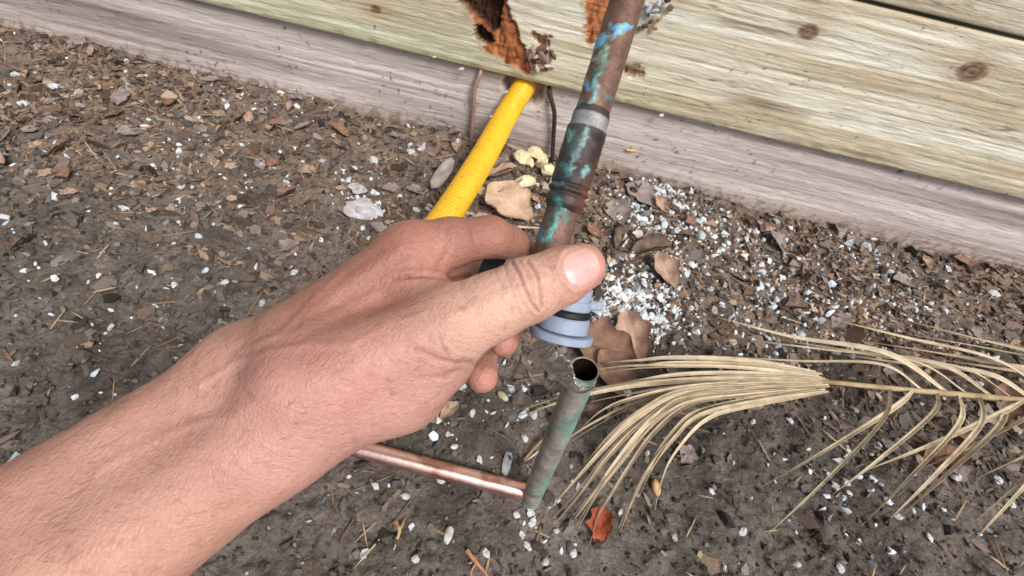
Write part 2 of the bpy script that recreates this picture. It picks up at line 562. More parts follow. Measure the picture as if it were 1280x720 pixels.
strokes = [
    ([(764, 34), (773, 37), (786, 34)], [3, 5, 2.5], CYAN, 1), ([(743, 60), (750, 52), (754, 46)], [4, 5, 2.5], CYAN, 1),
    ([(760, 45), (768, 46)], [2, 2.5], sr(130, 175, 190), .9), ([(777, 34), (779, 42)], [2, 1], MINT, .9),
    ([(757, 58), (752, 72), (754, 82), (747, 93)], [1.5, 3, 2.5, 3], MINT, .85), ([(741, 72), (748, 78)], [2, 2], MINT, .8),
    ([(748, 92), (744, 103), (742, 118), (740, 126)], [2, 2.5, 2, 2.5], sr(125, 190, 190), .9), ([(733, 104), (735, 111)], [3, 2.5], CYAN, 1),
    ([(759, 120), (762, 122)], [2, 1.5], TEAL, .9), ([(722, 128), (720, 136)], [4, 3], sr(110, 150, 140), .9),
    ([(752, 85), (743, 92), (738, 100)], [6, 5, 3], sr(66, 88, 78), .6),
    ([(702, 250), (699, 262), (692, 278), (686, 297)], [2.5, 4, 3, 2.5], TEAL, .9), ([(703, 258), (708, 276)], [1.6, 1.4], TEAL, .9),
    ([(697, 268), (690, 285), (680, 300)], [1.4, 2, 1.6], sr(120, 190, 180), .9),
    ([(675, 281), (674, 294)], [2.5, 4], sr(64, 130, 160), 1), ([(668, 300), (667, 308)], [2, 2], TEAL, .9),
    ([(697, 246), (690, 262), (684, 280)], [6, 7, 6], sr(70, 84, 72), .6),
]
c = paint(q, base, strokes)
c = lerp(base, c, facing[:, None])
back = sst(0.25, 0.5, fbm(v, 95.0, 4, 33.0)) * (1 - facing)
c = lerp(c, TEAL, back[:, None])
lift = np.linalg.norm(c - base, axis=1)
v = v + nr * (np.clip(lift, 0, 0.4) * 0.0012 + 0.00012 * n2)[:, None]
tube = obj("pipe_run", mesh("pipe_run", v - cp_loc, f, c), m_pipe, copper_pipe)
# coupling with solder band, stop groove and lower collar
i0 = np.argmin(np.linalg.norm(path - P(744, 128, 0.2326), axis=1))
i1 = np.argmin(np.linalg.norm(path - P(703, 262, 0.2357), axis=1))
cpath, cs = spline(path[i1:i0 + 1:6], 220)
t = cs / cs[-1]                               # 0 bottom .. 1 top
prof = np.full(220, 0.00945)
prof -= 0.0009 * np.exp(-((t - 0.235) / 0.018) ** 2) + 0.0009 * np.exp(-((t - 0.155) / 0.018) ** 2)
prof += 0.0005 * np.exp(-((t - 0.195) / 0.02) ** 2)
prof = np.where(t > 0.80, 0.0088, prof)
prof = np.where(t > 0.93, lerp(0.0088, 0.0080, np.clip((t - 0.93) / 0.07, 0, 1)), prof)
prof = np.where(t < 0.06, lerp(0.0080, 0.00945, np.clip(t / 0.06, 0, 1)), prof)
v, f, nr, ring, th = sweep(cpath, prof, 64, VIEW)
tt = t[ring]
q = proj(v)
jitter = np.stack([8 * fbm(v, 420.0, 4, 1.0, 0.65), 8 * fbm(v, 420.0, 4, 9.0, 0.65), fbm(v, 900.0, 3, 19.0, 0.7)], 1)
n1 = fbm(v, 180.0, 4, 15.0)
n2 = fbm(v, 600.0, 3, 16.0)
base = lerp(sr(46, 42, 46), sr(92, 76, 70), np.clip(0.42 + 0.9 * n1, 0, 1)[:, None])
side = sst(-0.2, 0.75, -(nr @ CX)) * np.clip(0.6 + 0.9 * n1, 0, 1)
base = lerp(base, sr(78, 100, 90), (0.7 * side)[:, None])
rust = sst(0.3, 0.9, nr @ CX) * sst(0.7, 0.2, tt)
base = lerp(base, sr(128, 82, 58), (0.7 * rust)[:, None])
band = sst(0.79, 0.80, tt) * sst(0.935, 0.92, tt)
base = lerp(base, lerp(sr(128, 128, 128), sr(156, 158, 158), np.clip(0.5 + n1, 0, 1)[:, None]), band[:, None])
strokes = [([(715, 166), (713, 172)], [3, 3], MINT, .9), ([(735, 160), (732, 170), (726, 183), (718, 200), (714, 212)], [2.5, 3, 2, 2.5, 2], sr(140, 175, 175), .85),
           ([(733, 212), (730, 218)], [3, 2.5], sr(130, 170, 175), 1), ([(706, 205), (710, 216)], [4, 4], TEAL, .8), ([(722, 176), (719, 190)], [5, 4], sr(80, 110, 100), .6),
           ([(694, 231), (702, 229)], [2, 2], sr(90, 120, 150), .8), ([(697, 250), (701, 258)], [4, 3], TEAL, .8)]
c = paint(q, base, strokes)
c = lerp(base, c, sst(-0.1, 0.25, nr @ VIEW)[:, None])
v = v + nr * (0.0002 * n2 + 0.0002 * n1)[:, None]
obj("coupling", mesh("coupling", v - cp_loc, f, c), m_pipe, copper_pipe)
tag(copper_pipe, "brown copper pipe with turquoise verdigris and a soldered coupling above the hand", "pipe")

# lower pipe: cut upright stub with its run along the soil
stub_pipe = empty("cut_pipe", G(664, 626))
sp_loc = np.array(stub_pipe.location)
B0, B1 = P(662, 628, 0.446), P(731, 462, 0.279)
ax = (B1 - B0) / np.linalg.norm(B1 - B0)
pth = B0[None] + np.linspace(-0.012, 1, 260)[:, None] * (B1 - B0)[None]
v, f, nr, ring, th = sweep(pth, rp * 1.06, 48, VIEW)
inner, fi, _, _, _ = sweep(pth[::-1][:200], rp * 1.06 - 0.0010, 48, VIEW)
n1 = fbm(v, 120.0, 4, 25.0)
n2 = fbm(v, 420.0, 3, 26.0)
c = lerp(sr(136, 130, 124), sr(172, 164, 156), np.clip(0.5 + 0.9 * n1, 0, 1)[:, None])
tl = sst(-0.25, 0.35, fbm(v * [1, 1, 0.35], 150.0, 4, 3.0) + 0.35 * (nr @ CX))
c = lerp(c, sr(108, 160, 146), (0.75 * tl)[:, None])
br = sst(0.1, 0.5, fbm(v, 90.0, 3, 13.0))
c = lerp(c, sr(124, 100, 90), (0.6 * br)[:, None])
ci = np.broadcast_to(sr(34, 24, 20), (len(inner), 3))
m_stub = mat("patinated_copper", None, 0.55, 0.1, bumps=((900, 0.0004, 'n'),), var=0.25, var_scale=220, spec=0.45)
nv = len(v)
rim = np.array([[(259) * 48 + k, (259) * 48 + (k + 1) % 48, nv + (-k - 1) % 48, nv + (-k) % 48] for k in range(48)])
vv = np.vstack([v + nr * (0.0002 * n1 + 0.00015 * n2)[:, None], inner])
obj("upright_pipe", mesh("upright_pipe", vv - sp_loc, np.vstack([f, rim]), np.vstack([c, np.broadcast_to(sr(120, 100, 90), ci.shape)])), m_stub, stub_pipe)
obj("bore", mesh("bore", inner - sp_loc + ax * -0.0002, fi[:, ::-1]), mat("shaded_bore", sr(34, 24, 20), 1.0, spec=0.0), stub_pipe)  # shade of the hollow put into the colour: matte near-black lining
m_shiny = mat("bright_copper", None, 0.30, 0.95, bumps=((200, 0.0002, 'n'),), var=0.12, var_scale=120)
A0, A1 = P(447, 574, 0.452), P(664, 623, 0.447)
A0[2] = ground_z(np.array([A0[0]]), np.array([A0[1]]))[0] + 0.006
A1[2] = max(A1[2], 0.006)
far = A0 + (A0 - A1) * 0.9
far[2] = -0.02
pth, _s = spline([far, A0 + (A0 - A1) * 0.2, A0, (A0 + A1) / 2, A1 + (A1 - A0) * 0.004], 200)
v, f, nr, ring, th = sweep(pth, rp * 0.98, 40, VIEW)
n1 = fbm(v, 80.0, 4, 35.0)
c = lerp(sr(228, 176, 164), sr(242, 206, 196), np.clip(0.5 + n1, 0, 1)[:, None])
c = lerp(c, sr(150, 90, 72), sst(0.15, 0.5, fbm(v, 60.0, 4, 55.0))[:, None] * 0.6)
obj("ground_run", mesh("ground_run", v - sp_loc, f, c), m_shiny, stub_pipe)
tag(stub_pipe, "cut copper pipe standing open in the soil with a shiny run lying to its left", "pipe")

# ------------------------------------------------------------------ grey push fitting (tee) held in the hand
m_grey = mat("grey_plastic", sr(146, 160, 180), 0.5, bumps=((900, 0.0002, 'n'),), var=0.14, var_scale=180)
m_black = mat("black_rubber", sr(24, 25, 28), 0.5)
fit = empty("pipe_fitting", P(702, 416, 0.236))
ft = np.array(fit.location)
FD = 0.232
e0, e1 = P(701, 419, FD + 0.004), P(717, 347, FD)
fa = (e1 - e0) / np.linalg.norm(e1 - e0)
def lathe(name, prof, origin, axis, m, parent, nseg=64, close=True):
    "prof rows (along axis, radius)"
    prof = np.array(prof, float)
    a = np.array([0.3, 0.5, 0.8])
    u = a - axis * (a @ axis)
    u /= np.linalg.norm(u)
    w = np.cross(axis, u)
    th = np.linspace(0, 2 * math.pi, nseg, endpoint=False)
    nr = np.cos(th)[:, None] * u + np.sin(th)[:, None] * w
    v = origin + prof[:, None, 0:1] * axis + prof[:, None, 1:2] * nr[None]
    n = len(prof)
    f = [list(x) for x in gridfaces(n, nseg, False, True)]
    if close:
        f.append(list(range(nseg))[::-1])
        f.append([(n - 1) * nseg + k for k in range(nseg)])
    o = obj(name, mesh(name, v.reshape(-1, 3) - np.array(parent.location), f), m, parent)
    md = o.modifiers.new("edge", 'EDGE_SPLIT')
    md.split_angle = R(35)
    return o
mm = 0.001
body = lathe("body", [(2.8 * mm, 9 * mm), (2.9 * mm, 11.6 * mm), (3.3 * mm, 12.1 * mm), (9.4 * mm, 11.9 * mm), (10.2 * mm, 11.2 * mm), (10.3 * mm, 9.6 * mm), (13.6 * mm, 9.6 * mm), (13.7 * mm, 10.6 * mm), (14.2 * mm, 11.1 * mm), (18.4 * mm, 11.1 * mm), (18.8 * mm, 10.4 * mm), (24 * mm, 10.2 * mm), (25 * mm, 9 * mm), (25.2 * mm, 6 * mm)], e0, fa, m_grey, fit)
lathe("flange", [(-1.4 * mm, 8 * mm), (-1.4 * mm, 14.6 * mm), (-1.0 * mm, 15.2 * mm), (1.9 * mm, 15.2 * mm), (2.4 * mm, 14.7 * mm), (2.5 * mm, 8 * mm)], e0, fa, m_grey, fit)
lathe("seal_ring", [(10.4 * mm, 9.4 * mm), (10.45 * mm, 11.0 * mm), (11.0 * mm, 11.8 * mm), (12.9 * mm, 11.8 * mm), (13.5 * mm, 11.0 * mm), (13.55 * mm, 9.4 * mm)], e0, fa, m_black, fit)
br0, br1 = P(700, 376, FD + 0.004), P(604, 344, FD + 0.012)
ba = (br1 - br0) / np.linalg.norm(br1 - br0)
bl = np.linalg.norm(br1 - br0)
br = lathe("branch", [(0.008, 11.0 * mm), (bl - 13.5 * mm, 11.0 * mm), (bl - 13 * mm, 12.4 * mm), (bl - 10.4 * mm, 12.4 * mm), (bl - 10.2 * mm, 8.6 * mm)], br0, ba, m_grey, fit, close=False)
lathe("end_cap", [(bl - 10.0 * mm, 8 * mm), (bl - 10.0 * mm, 11.8 * mm), (bl - 1.0 * mm, 11.8 * mm), (bl, 10.8 * mm), (bl + 0.1 * mm, 5 * mm)], br0, ba, m_black, fit)
tabc = P(747, 382, FD - 0.002)
sw = np.array([tabc + CX * t_ * 0.001 + fa * b_ * 0.001 + CZ * d_ * 0.001 for t_ in (-4.5, 2.6) for b_ in (-2.4, 2.0) for d_ in (-2.5, 2.5)])
tab = obj("tab", mesh("tab", sw - ft, [[0, 1, 3, 2], [4, 6, 7, 5], [0, 4, 5, 1], [2, 3, 7, 6], [0, 2, 6, 4], [1, 5, 7, 3]], smooth=False), m_grey, fit)
bv = tab.modifiers.new("bevel", 'BEVEL')
bv.width = 0.0009
bv.segments = 2
tag(fit, "blue grey plastic pipe fitting with a black seal ring held under the thumb", "pipe fitting")

# ------------------------------------------------------------------ water running off the fitting onto the cut rim
m_water = mat("clear_water", (1, 1, 1), 0.03, trans=1.0, ior=1.40, spec=0.6)
wp = [P(668, 413, 0.238), P(679, 434, 0.246), P(690, 448, 0.256), P(703, 462, 0.266), P(713, 476, 0.2735), P(727, 486, 0.276), P(743, 482, 0.2755)]
wr = [0.0030, 0.0052, 0.0062, 0.0058, 0.0044, 0.0026, 0.0012]
pw, _s = spline(np.hstack([np.array(wp), np.array(wr)[:, None]]), 120)
v, f, nr, ring, th = sweep(pw[:, :3], 1.0, 28, VIEW)
w_ = pw[ring, 3]
la = np.sin(th)
thick = 0.0022 + 0.0008 * np.abs(la) ** 4
cen = pw[ring, :3]
lat = nr - np.cos(th)[:, None] * 0
side_ = np.gradient(pw[:, :3], axis=0)
side_ = np.cross(side_, VIEW)
side_ /= np.linalg.norm(side_, axis=1)[:, None]
rip = 0.0030 * fbm(cen + side_[ring] * (la * w_)[:, None], 140.0, 2, 2.0)
edge_ = 1 + 0.22 * fbm(cen, 260.0, 2, 6.0) * np.sign(la)
v = cen + side_[ring] * (la * w_ * edge_)[:, None] + VIEW * (np.cos(th) * thick * 1.4 + rip)[:, None]
nw = len(pw)
fw = [list(x) for x in f] + [list(range(28))[::-1], [(nw - 1) * 28 + k for k in range(28)]]
tag(obj("water_stream", mesh("water_stream", v, fw), m_water), "clear glistening stream of water running onto the open pipe rim", "water")

# ------------------------------------------------------------------ yellow corrugated tube
m_yel = mat("yellow_jacket", None, 0.42, bumps=((700, 0.0002, 'n'),), var=0.05, var_scale=90, spec=0.45)
yl = [Wp(665, 82, WALL_Y + 0.075), Wp(656, 106, WALL_Y + 0.012), P(634, 142, 0.745), P(603, 198, 0.66), P(560, 266, 0.59), P(512, 330, 0.545)]
yl += [G(458, 415, 0.012), G(425, 470, -0.05)]
py_, s_ = spline(yl, 900)
prof = 0.0172 + 0.00042 * np.cos(s_ / 0.0050 * 2 * math.pi)
v, f, nr, ring, th = sweep(py_, prof, 48, VIEW)
n1 = fbm(v, 45.0, 3, 5.0)
n2 = fbm(v, 240.0, 3, 7.0)
c = np.broadcast_to(sr(244, 190, 44), (len(v), 3))
c = lerp(c, sr(214, 158, 34), np.clip(0.3 * n1 + 0.4 * sst(0.2, 0.6, n2), 0, 1)[:, None])
c = lerp(c, sr(170, 132, 60), (0.6 * sst(0.35, 0.6, n2 + 0.3 * n1))[:, None])
ytub = tag(obj("corrugated_tube", mesh("corrugated_tube", v, f, c), m_yel), "yellow corrugated plastic tube slanting out from under the pale board", "tube")

# ------------------------------------------------------------------ thin wires on the grey board
def wire(name, pts, r, m, label, n=80):
    pth, _ = spline(pts, n)
    v, f, nr, ring, th = sweep(pth, r, 10)
    o = obj(name, mesh(name, v, f), m)
    return tag(o, label, "wire")
m_w1 = mat("tan_wire", sr(176, 142, 128), 0.5, 0.3, var=0.25, var_scale=150)
m_w2 = mat("black_wire", sr(48, 40, 38), 0.6, var=0.3, var_scale=150)
yw = WALL_Y - 0.006
wire("ground_wire", [Wp(604, 78, yw + 0.005), Wp(599, 95, yw - 0.004), Wp(593, 112, yw - 0.006), Wp(592, 135, yw - 0.004), Wp(590, 165, yw - 0.005), Wp(587, 192, yw - 0.008), Wp(584, 215, yw - 0.01)], 0.0034, m_w1, "thin tan wire hanging down the grey board left of the yellow tube")
wire("black_wire", [Wp(686, 108, yw + 0.006), Wp(688, 120, yw - 0.002), Wp(693, 142, yw - 0.006), Wp(692, 168, yw - 0.004), Wp(690, 200, yw - 0.008), Wp(688, 222, yw - 0.01)], 0.0034, m_w2, "thin black wire hanging down the grey board beside the copper coupling")

# ------------------------------------------------------------------ dry palm frond
m_straw = mat("dry_palm", None, 0.65, bumps=((900, 0.0003, 'n'),), var=0.2, var_scale=120, spec=0.3)
frond = empty("palm_frond", G(1000, 480, 0.02))
fl = np.array(frond.location)
def leaflet(pts, w0, seed, tone=0.5):
    "folded blade along points, widest in the first third, tapering to a tip"
    p, s = spline(pts, 44)
    u = s / s[-1]
    wid = w0 * np.clip((0.55 + 1.2 * np.minimum(u / 0.25, 1) * 0.45) * (1 - u ** 2.2) + 0.05, 0.04, 1.2)
    t = np.gradient(p, axis=0)
    t /= np.linalg.norm(t, axis=1)[:, None]
    tw = 0.55 * np.sin(u * 2.3 + seed * 1.7) + 0.35 * math.sin(seed * 3.1)
    up = np.array([0, 0, 1.0])
    side = np.cross(t, up)
    side /= np.linalg.norm(side, axis=1)[:, None] + 1e-9
    nrm = np.cross(side, t)
    s2 = side * np.cos(tw)[:, None] + nrm * np.sin(tw)[:, None]
    n2 = np.cross(s2, t)
    off = [(-1, 0.30), (-0.5, 0.12), (0, -0.12), (0.5, 0.12), (1, 0.30)]
    th_ = 0.0004
    v = []
    for a, b in off:
        v.append(p + s2 * (a * wid / 2)[:, None] + n2 * (b * wid * 0.8)[:, None])
    for a, b in off[::-1]:
        v.append(p + s2 * (a * wid / 2 * 0.96)[:, None] + n2 * (b * wid * 0.8 - th_)[:, None])
    v = np.stack(v, 1).reshape(-1, 3)
    k = len(off) * 2
    f = gridfaces(len(p), k, False, True)
    nn = fbm(v * 1.0, 60.0, 3, seed)
    uu = np.repeat(u, k)
    c = lerp(sr(156, 140, 114), sr(226, 210, 180), np.clip(tone + 0.5 * nn + 0.25 * np.tile(np.linspace(-1, 1, k), len(p)) * 0.4, 0, 1)[:, None])
    c = lerp(c, sr(104, 84, 64), (sst(0.75, 1.0, uu + 0.2 * nn) * 0.6)[:, None])
    c = lerp(c, sr(96, 82, 66), (sst(0.3, 0.6, fbm(v, 120.0, 3, seed + 4)) * 0.5)[:, None])
    return obj("leaflet", mesh("leaflet", v - fl, f, c), m_straw, frond)
hand_blades = [
    ([(905, 452, .05), (842, 447, .045), (800, 450, .04), (758, 453, .03)], 9), ([(905, 466, .05), (842, 459, .045), (790, 461, .036), (742, 468, .026)], 8),
    ([(900, 458, .055), (842, 453, .05), (805, 457, .045), (770, 458, .04)], 6), ([(915, 472, .05), (842, 477, .05), (780, 484, .04), (722, 496, .03), (690, 506, .02), (650, 520, .008)], 9),
    ([(915, 476, .05), (850, 483, .05), (790, 492, .04), (738, 502, .03)], 9), ([(920, 478, .05), (850, 490, .045), (790, 505, .03), (735, 532, .02), (690, 562, .008)], 6),
    ([(920, 480, .06), (848, 491, .056), (795, 522, .045), (755, 560, .03), (715, 605, .015), (682, 642, .004)], 10),
    ([(920, 482, .06), (850, 497, .055), (800, 530, .045), (760, 572, .03), (722, 622, .012), (692, 656, .004)], 10),
    ([(922, 484, .06), (855, 498, .056), (808, 530, .046), (768, 578, .03), (738, 622, .012), (706, 664, .004)], 8),
    ([(924, 484, .06), (858, 500, .056), (815, 530, .046), (775, 580, .03), (745, 620, .014), (722, 662, .004)], 8),
    ([(924, 488, .055), (862, 506, .052), (818, 540, .04), (785, 585, .026), (762, 622, .014), (748, 645, .008), (737, 682, .003)], 8),
    ([(925, 486, .06), (850, 489, .06), (800, 515, .05), (765, 545, .035), (728, 590, .018), (700, 622, .006)], 7),
    ([(926, 486, .06), (862, 500, .055), (825, 522, .05), (790, 556, .036), (750, 605, .02), (712, 650, .005)], 7),
    ([(930, 500, .05), (872, 520, .045), (838, 552, .035), (808, 592, .02), (788, 632, .01), (776, 664, .004)], 9),
    ([(932, 502, .05), (880, 526, .045), (842, 568, .03), (826, 604, .015), (818, 642, .004)], 6),
    ([(928, 500, .05), (870, 515, .045), (842, 538, .04), (815, 575, .025), (796, 612, .012)], 6),
    ([(700, 545, .02), (680, 560, .012), (655, 578, .004)], 4), ([(905, 470, .05), (850, 468, .05), (800, 476, .04), (745, 486, .03), (700, 496, .02), (655, 512, .01)], 6),
    ([(918, 480, .05), (850, 486, .05), (790, 500, .04), (745, 515, .03)], 8),
    ([(930, 498, .06), (850, 484, .062), (780, 500, .05), (748, 516, .042), (722, 540, .03)], 5),
]
for k, (pts, w) in enumerate(hand_blades):
    d_mid = 0.42
    if pts[0][0] > 890:                                 # run on towards the midrib
        a0, b0_, z0_ = pts[0]
        a1_, b1_, z1_ = pts[1]
        pts = [(1020 + 4 * (k % 5), 474 + 0.3 * (b1_ - 474), 0.05), (930, 0.5 * b1_ + 0.5 * (474 + 0.45 * (b1_ - 474)) - 3, 0.056)] + pts[1:]
    leaflet([G(a, b, z) for a, b, z in pts], w * 1.12 / F * d_mid, k * 1.3, 0.45 + 0.35 * random.random())
    if k % 2 and k < 16:
        e = random.uniform(4, 9) * random.choice((-1, 1))
        m_ = len(pts) - 1
        leaflet([G(a + e * 0.5 * i / m_, b + e * i / m_ + 1.5, z + 0.002 - 0.003 * i / m_) for i, (a, b, z) in enumerate(pts)], w * 0.8 / F * d_mid, k * 2.1 + 50, 0.25 + 0.4 * random.random())
# the rest of the frond runs on to the right: midrib and more blades
rach = [G(985, 474, .05), G(1040, 478, .05), G(1120, 486, .044), G(1210, 494, .036), G(1300, 502, .03), G(1500, 515, .02)]
pth, s = spline(rach, 120)
v, f, nr, ring, th = sweep(pth, np.linspace(0.0022, 0.0055, 120), 12)
c = lerp(sr(138, 118, 88), sr(186, 166, 130), np.clip(0.5 + fbm(v, 60.0, 3, 3.0), 0, 1)[:, None])
obj("midrib", mesh("midrib", v - fl, f, c), m_straw, frond)
for k in range(34):
    i = int(6 + k * 3.2)
    b0 = pth[i]
    t = pth[i] - pth[min(i + 3, 119)]
    t /= np.linalg.norm(t)
    sgn = 1 if k % 2 else -1
    sd = np.cross(t, [0, 0, 1]) * sgn
    L = 0.16 + 0.10 * random.random()
    ang = 0.35 + 0.4 * random.random()
    dr = t * math.cos(ang) + sd * math.sin(ang)
    a1 = b0 + dr * L * 0.35 + np.array([0, 0, 0.012])
    a2 = b0 + dr * L * 0.7 + t * 0.015
    a3 = b0 + dr * L + t * 0.035
    a2[2] = 0.6 * a2[2] * 0.7 + 0.006
    a3[2] = max(ground_z(a3[:1], a3[1:2])[0], -0.01) + 0.004
    if a3[1] > WALL_Y - 0.05 or proj(a3[None])[0, 0] < 850: continue
    leaflet([b0, a1, a2, a3], 0.0042 + 0.002 * random.random(), 30 + k, 0.35 + 0.4 * random.random())
tag(frond, "dry straw coloured palm frond with narrow blades fanned across the soil", "palm frond")

# ------------------------------------------------------------------ litter on the soil
def ico():
    t = (1 + 5 ** 0.5) / 2
    v = np.array([(-1, t, 0), (1, t, 0), (-1, -t, 0), (1, -t, 0), (0, -1, t), (0, 1, t), (0, -1, -t), (0, 1, -t), (t, 0, -1), (t, 0, 1), (-t, 0, -1), (-t, 0, 1)], float)
    f = np.array([(0, 11, 5), (0, 5, 1), (0, 1, 7), (0, 7, 10), (0, 10, 11), (1, 5, 9), (5, 11, 4), (11, 10, 2), (10, 7, 6), (7, 1, 8), (3, 9, 4), (3, 4, 2), (3, 2, 6), (3, 6, 8), (3, 8, 9), (4, 9, 5), (2, 4, 11), (6, 2, 10), (8, 6, 7), (9, 8, 1)])
    return v / np.linalg.norm(v[0]), f
ICO_V, ICO_F = ico()
def chip_template():
    v = []
    for z in (-0.5, 0.5):
        for a in range(6):
            t = a / 6 * 2 * math.pi
            v.append((math.cos(t), math.sin(t), z))
    f = [[0, 2, 1], [0, 3, 2], [0, 4, 3], [0, 5, 4], [6, 7, 8], [6, 8, 9], [6, 9, 10], [6, 10, 11]]
    for a in range(6):
        b = (a + 1) % 6
        f += [[a, b, b + 6], [a, b + 6, a + 6]]
    return np.array(v, float), np.array(f)
CH_V, CH_F = chip_template()
def rot_mats(n, tilt):
    yaw = rng.random(n) * 2 * math.pi
    ax_ = rng.normal(size=(n, 3)) * [1, 1, 0]
    ax_ /= np.linalg.norm(ax_, axis=1)[:, None]
    an = rng.normal(size=n) * tilt
    K = np.zeros((n, 3, 3))
    K[:, 0, 1], K[:, 0, 2], K[:, 1, 2] = -ax_[:, 2], ax_[:, 1], -ax_[:, 0]
    K[:, 1, 0], K[:, 2, 0], K[:, 2, 1] = ax_[:, 2], -ax_[:, 1], ax_[:, 0]
    Rt = np.eye(3) + np.sin(an)[:, None, None] * K + (1 - np.cos(an))[:, None, None] * (K @ K)
    Z = np.zeros((n, 3, 3))
    Z[:, 0, 0] = Z[:, 1, 1] = np.cos(yaw)
    Z[:, 0, 1], Z[:, 1, 0] = -np.sin(yaw), np.sin(yaw)
    Z[:, 2, 2] = 1
    return Rt @ Z
def scatter(name, tv, tf, xy, scl, cols, m, tilt=0.4, rough=0.25, sink=0.3, smooth=False, label=None):
    n = len(xy)
    v = tv[None] * (1 + rough * rng.normal(size=(n, len(tv), 1)).clip(-1.6, 1.6)) * scl[:, None, :]
    v = np.einsum('nij,nkj->nki', rot_mats(n, tilt), v)
    z = ground_z(xy[:, 0], xy[:, 1]) + scl[:, 2] * (1 - 2 * sink) * 0.5
    v[:, :, 0] += xy[:, 0, None]
    v[:, :, 1] += xy[:, 1, None]
    v[:, :, 2] += z[:, None]
    f = tf[None] + (np.arange(n) * len(tv))[:, None, None]
    c = np.repeat(cols, len(tv), axis=0)
    o = obj(name, mesh(name, v.reshape(-1, 3), f.reshape(-1, tf.shape[1]), c, smooth), m)
    o["kind"] = "stuff"
    if label: o["label"] = label
    return o
def pick(n, dens=None, x=(-0.95, 1.3), y=(-0.2, None)):
    y1 = WALL_Y - 0.004 if y[1] is None else y[1]
    out = np.zeros((0, 2))
    while len(out) < n:
        p = np.stack([rng.uniform(*x, n * 2), rng.uniform(y[0], y1, n * 2)], 1)
        if dens is not None:
            p = p[rng.random(len(p)) < dens(p)]
        out = np.vstack([out, p])
    return out[:n]
def wd(p):                                   # more litter towards the wall
    a = sst(0.12, WALL_Y - 0.12, p[:, 1])
    return np.clip(0.18 + 0.82 * a, 0, 1)
def patchy(p, sc, off, lo=-0.1, hi=0.35):
    return sst(lo, hi, fbm(np.c_[p, np.zeros(len(p))], sc, 3, off))
def palette(n, cols, jit=0.15):
    c = np.array(cols)[rng.integers(0, len(cols), n)]
    return c * (1 + jit * rng.normal(size=(n, 1)).clip(-2, 2))
m_crumb = mat("soil_crumbs", None, 0.95, spec=0.1, var=0.3, var_scale=500)
m_chip = mat("litter", None, 0.85, spec=0.2, var=0.3, var_scale=300, bumps=((900, 0.0004, 'n'),))
m_white = mat("white_granules", None, 0.7, spec=0.3, var=0.1, var_scale=400)
n = 22000
xy = pick(n)
s = rng.gamma(1.6, 0.0008, n)[:, None] * (1 + 0.4 * rng.normal(size=(n, 3)).clip(-1.5, 1.5)) + 0.0006
scatter("soil_crumbs", ICO_V, ICO_F, xy, s, palette(n, [sr(84, 79, 75), sr(100, 93, 88), sr(70, 65, 62), sr(118, 110, 104), sr(94, 88, 84)], 0.22), m_crumb, 1.0, 0.34, 0.4, False, "dark crumbs of loose soil")
n = 11000
xy = pick(n, lambda p: wd(p) ** 1.3 * (0.3 + 0.7 * patchy(p, 9, 3)))
L = rng.gamma(2.2, 0.0016, n) + 0.001
s = np.stack([L, L * rng.uniform(0.25, 0.8, n), rng.uniform(0.0004, 0.0012, n)], 1)
brown = [sr(120, 96, 78), sr(96, 76, 62), sr(146, 122, 102), sr(78, 62, 52), sr(168, 146, 124), sr(112, 104, 98), sr(134, 116, 108), sr(150, 140, 132)]
pal = palette(n, brown, 0.18)
pal = lerp(pal, sr(88, 84, 80), (0.75 * sst(WALL_Y - 0.2, 0.25, xy[:, 1]))[:, None] * rng.random((n, 1)) ** 0.4)
scatter("wood_chips", CH_V, CH_F, xy, s, pal, m_chip, 0.55, 0.22, -0.3, False, "small brown chips and leaf crumbs littering the soil")
n = 2600
xy = pick(n, lambda p: 0.25 + 0.75 * wd(p))
L = rng.gamma(2.2, 0.004, n) + 0.003
s = np.stack([L, rng.uniform(0.0004, 0.0011, n), rng.uniform(0.0004, 0.0009, n)], 1)
scatter("fibres", CH_V, CH_F, xy, s, palette(n, [sr(150, 126, 100), sr(112, 90, 72), sr(176, 154, 124), sr(86, 70, 60)], 0.15), m_chip, 0.25, 0.15, -0.8, False, "thin dry fibres and stalks on the soil")
# white granules in heaps and strewn about
heaps = [(800, 378, .030, 230), (780, 366, .03, 60), (832, 245, .028, 150), (790, 268, .03, 70), (765, 380, .02, 45), (815, 290, .04, 80), (752, 400, .018, 30), (768, 345, .025, 30), (820, 395, .022, 70),
         (805, 420, .018, 40), (835, 330, .03, 40), (460, 258, .02, 30), (445, 225, .03, 20), (680, 640, .02, 10), (570, 545, .03, 14), (640, 490, .03, 16), (900, 300, .05, 130), (980, 360, .06, 120),
         (1080, 330, .07, 100), (1180, 420, .07, 90), (950, 420, .04, 60), (250, 200, .08, 60), (100, 330, .09, 50), (340, 120, .07, 40), (1050, 600, .06, 40), (620, 250, .03, 14), (700, 255, .03, 20)]
pts = []
for px, py, sd, k in heaps:
    g = G(px, py)
    k = int(k * 1.5)
    pts.append(g[None, :2] + rng.normal(size=(k, 2)) * [sd, sd * 0.8])
pts.append(pick(800, lambda p: 0.4 + 0.6 * patchy(p, 7, 9)))
xy = np.vstack(pts)
xy = xy[(xy[:, 1] < WALL_Y - 0.004) & (xy[:, 0] > -0.98) & (xy[:, 0] < 1.3) & (xy[:, 1] > -0.2)]
n = len(xy)
s0 = rng.gamma(4.0, 0.00040, n) + 0.0006
s = s0[:, None] * (1 + 0.42 * rng.normal(size=(n, 3)).clip(-1.3, 1.4)) * rng.choice([0.6, 0.85, 1.0, 1.35], n)[:, None]
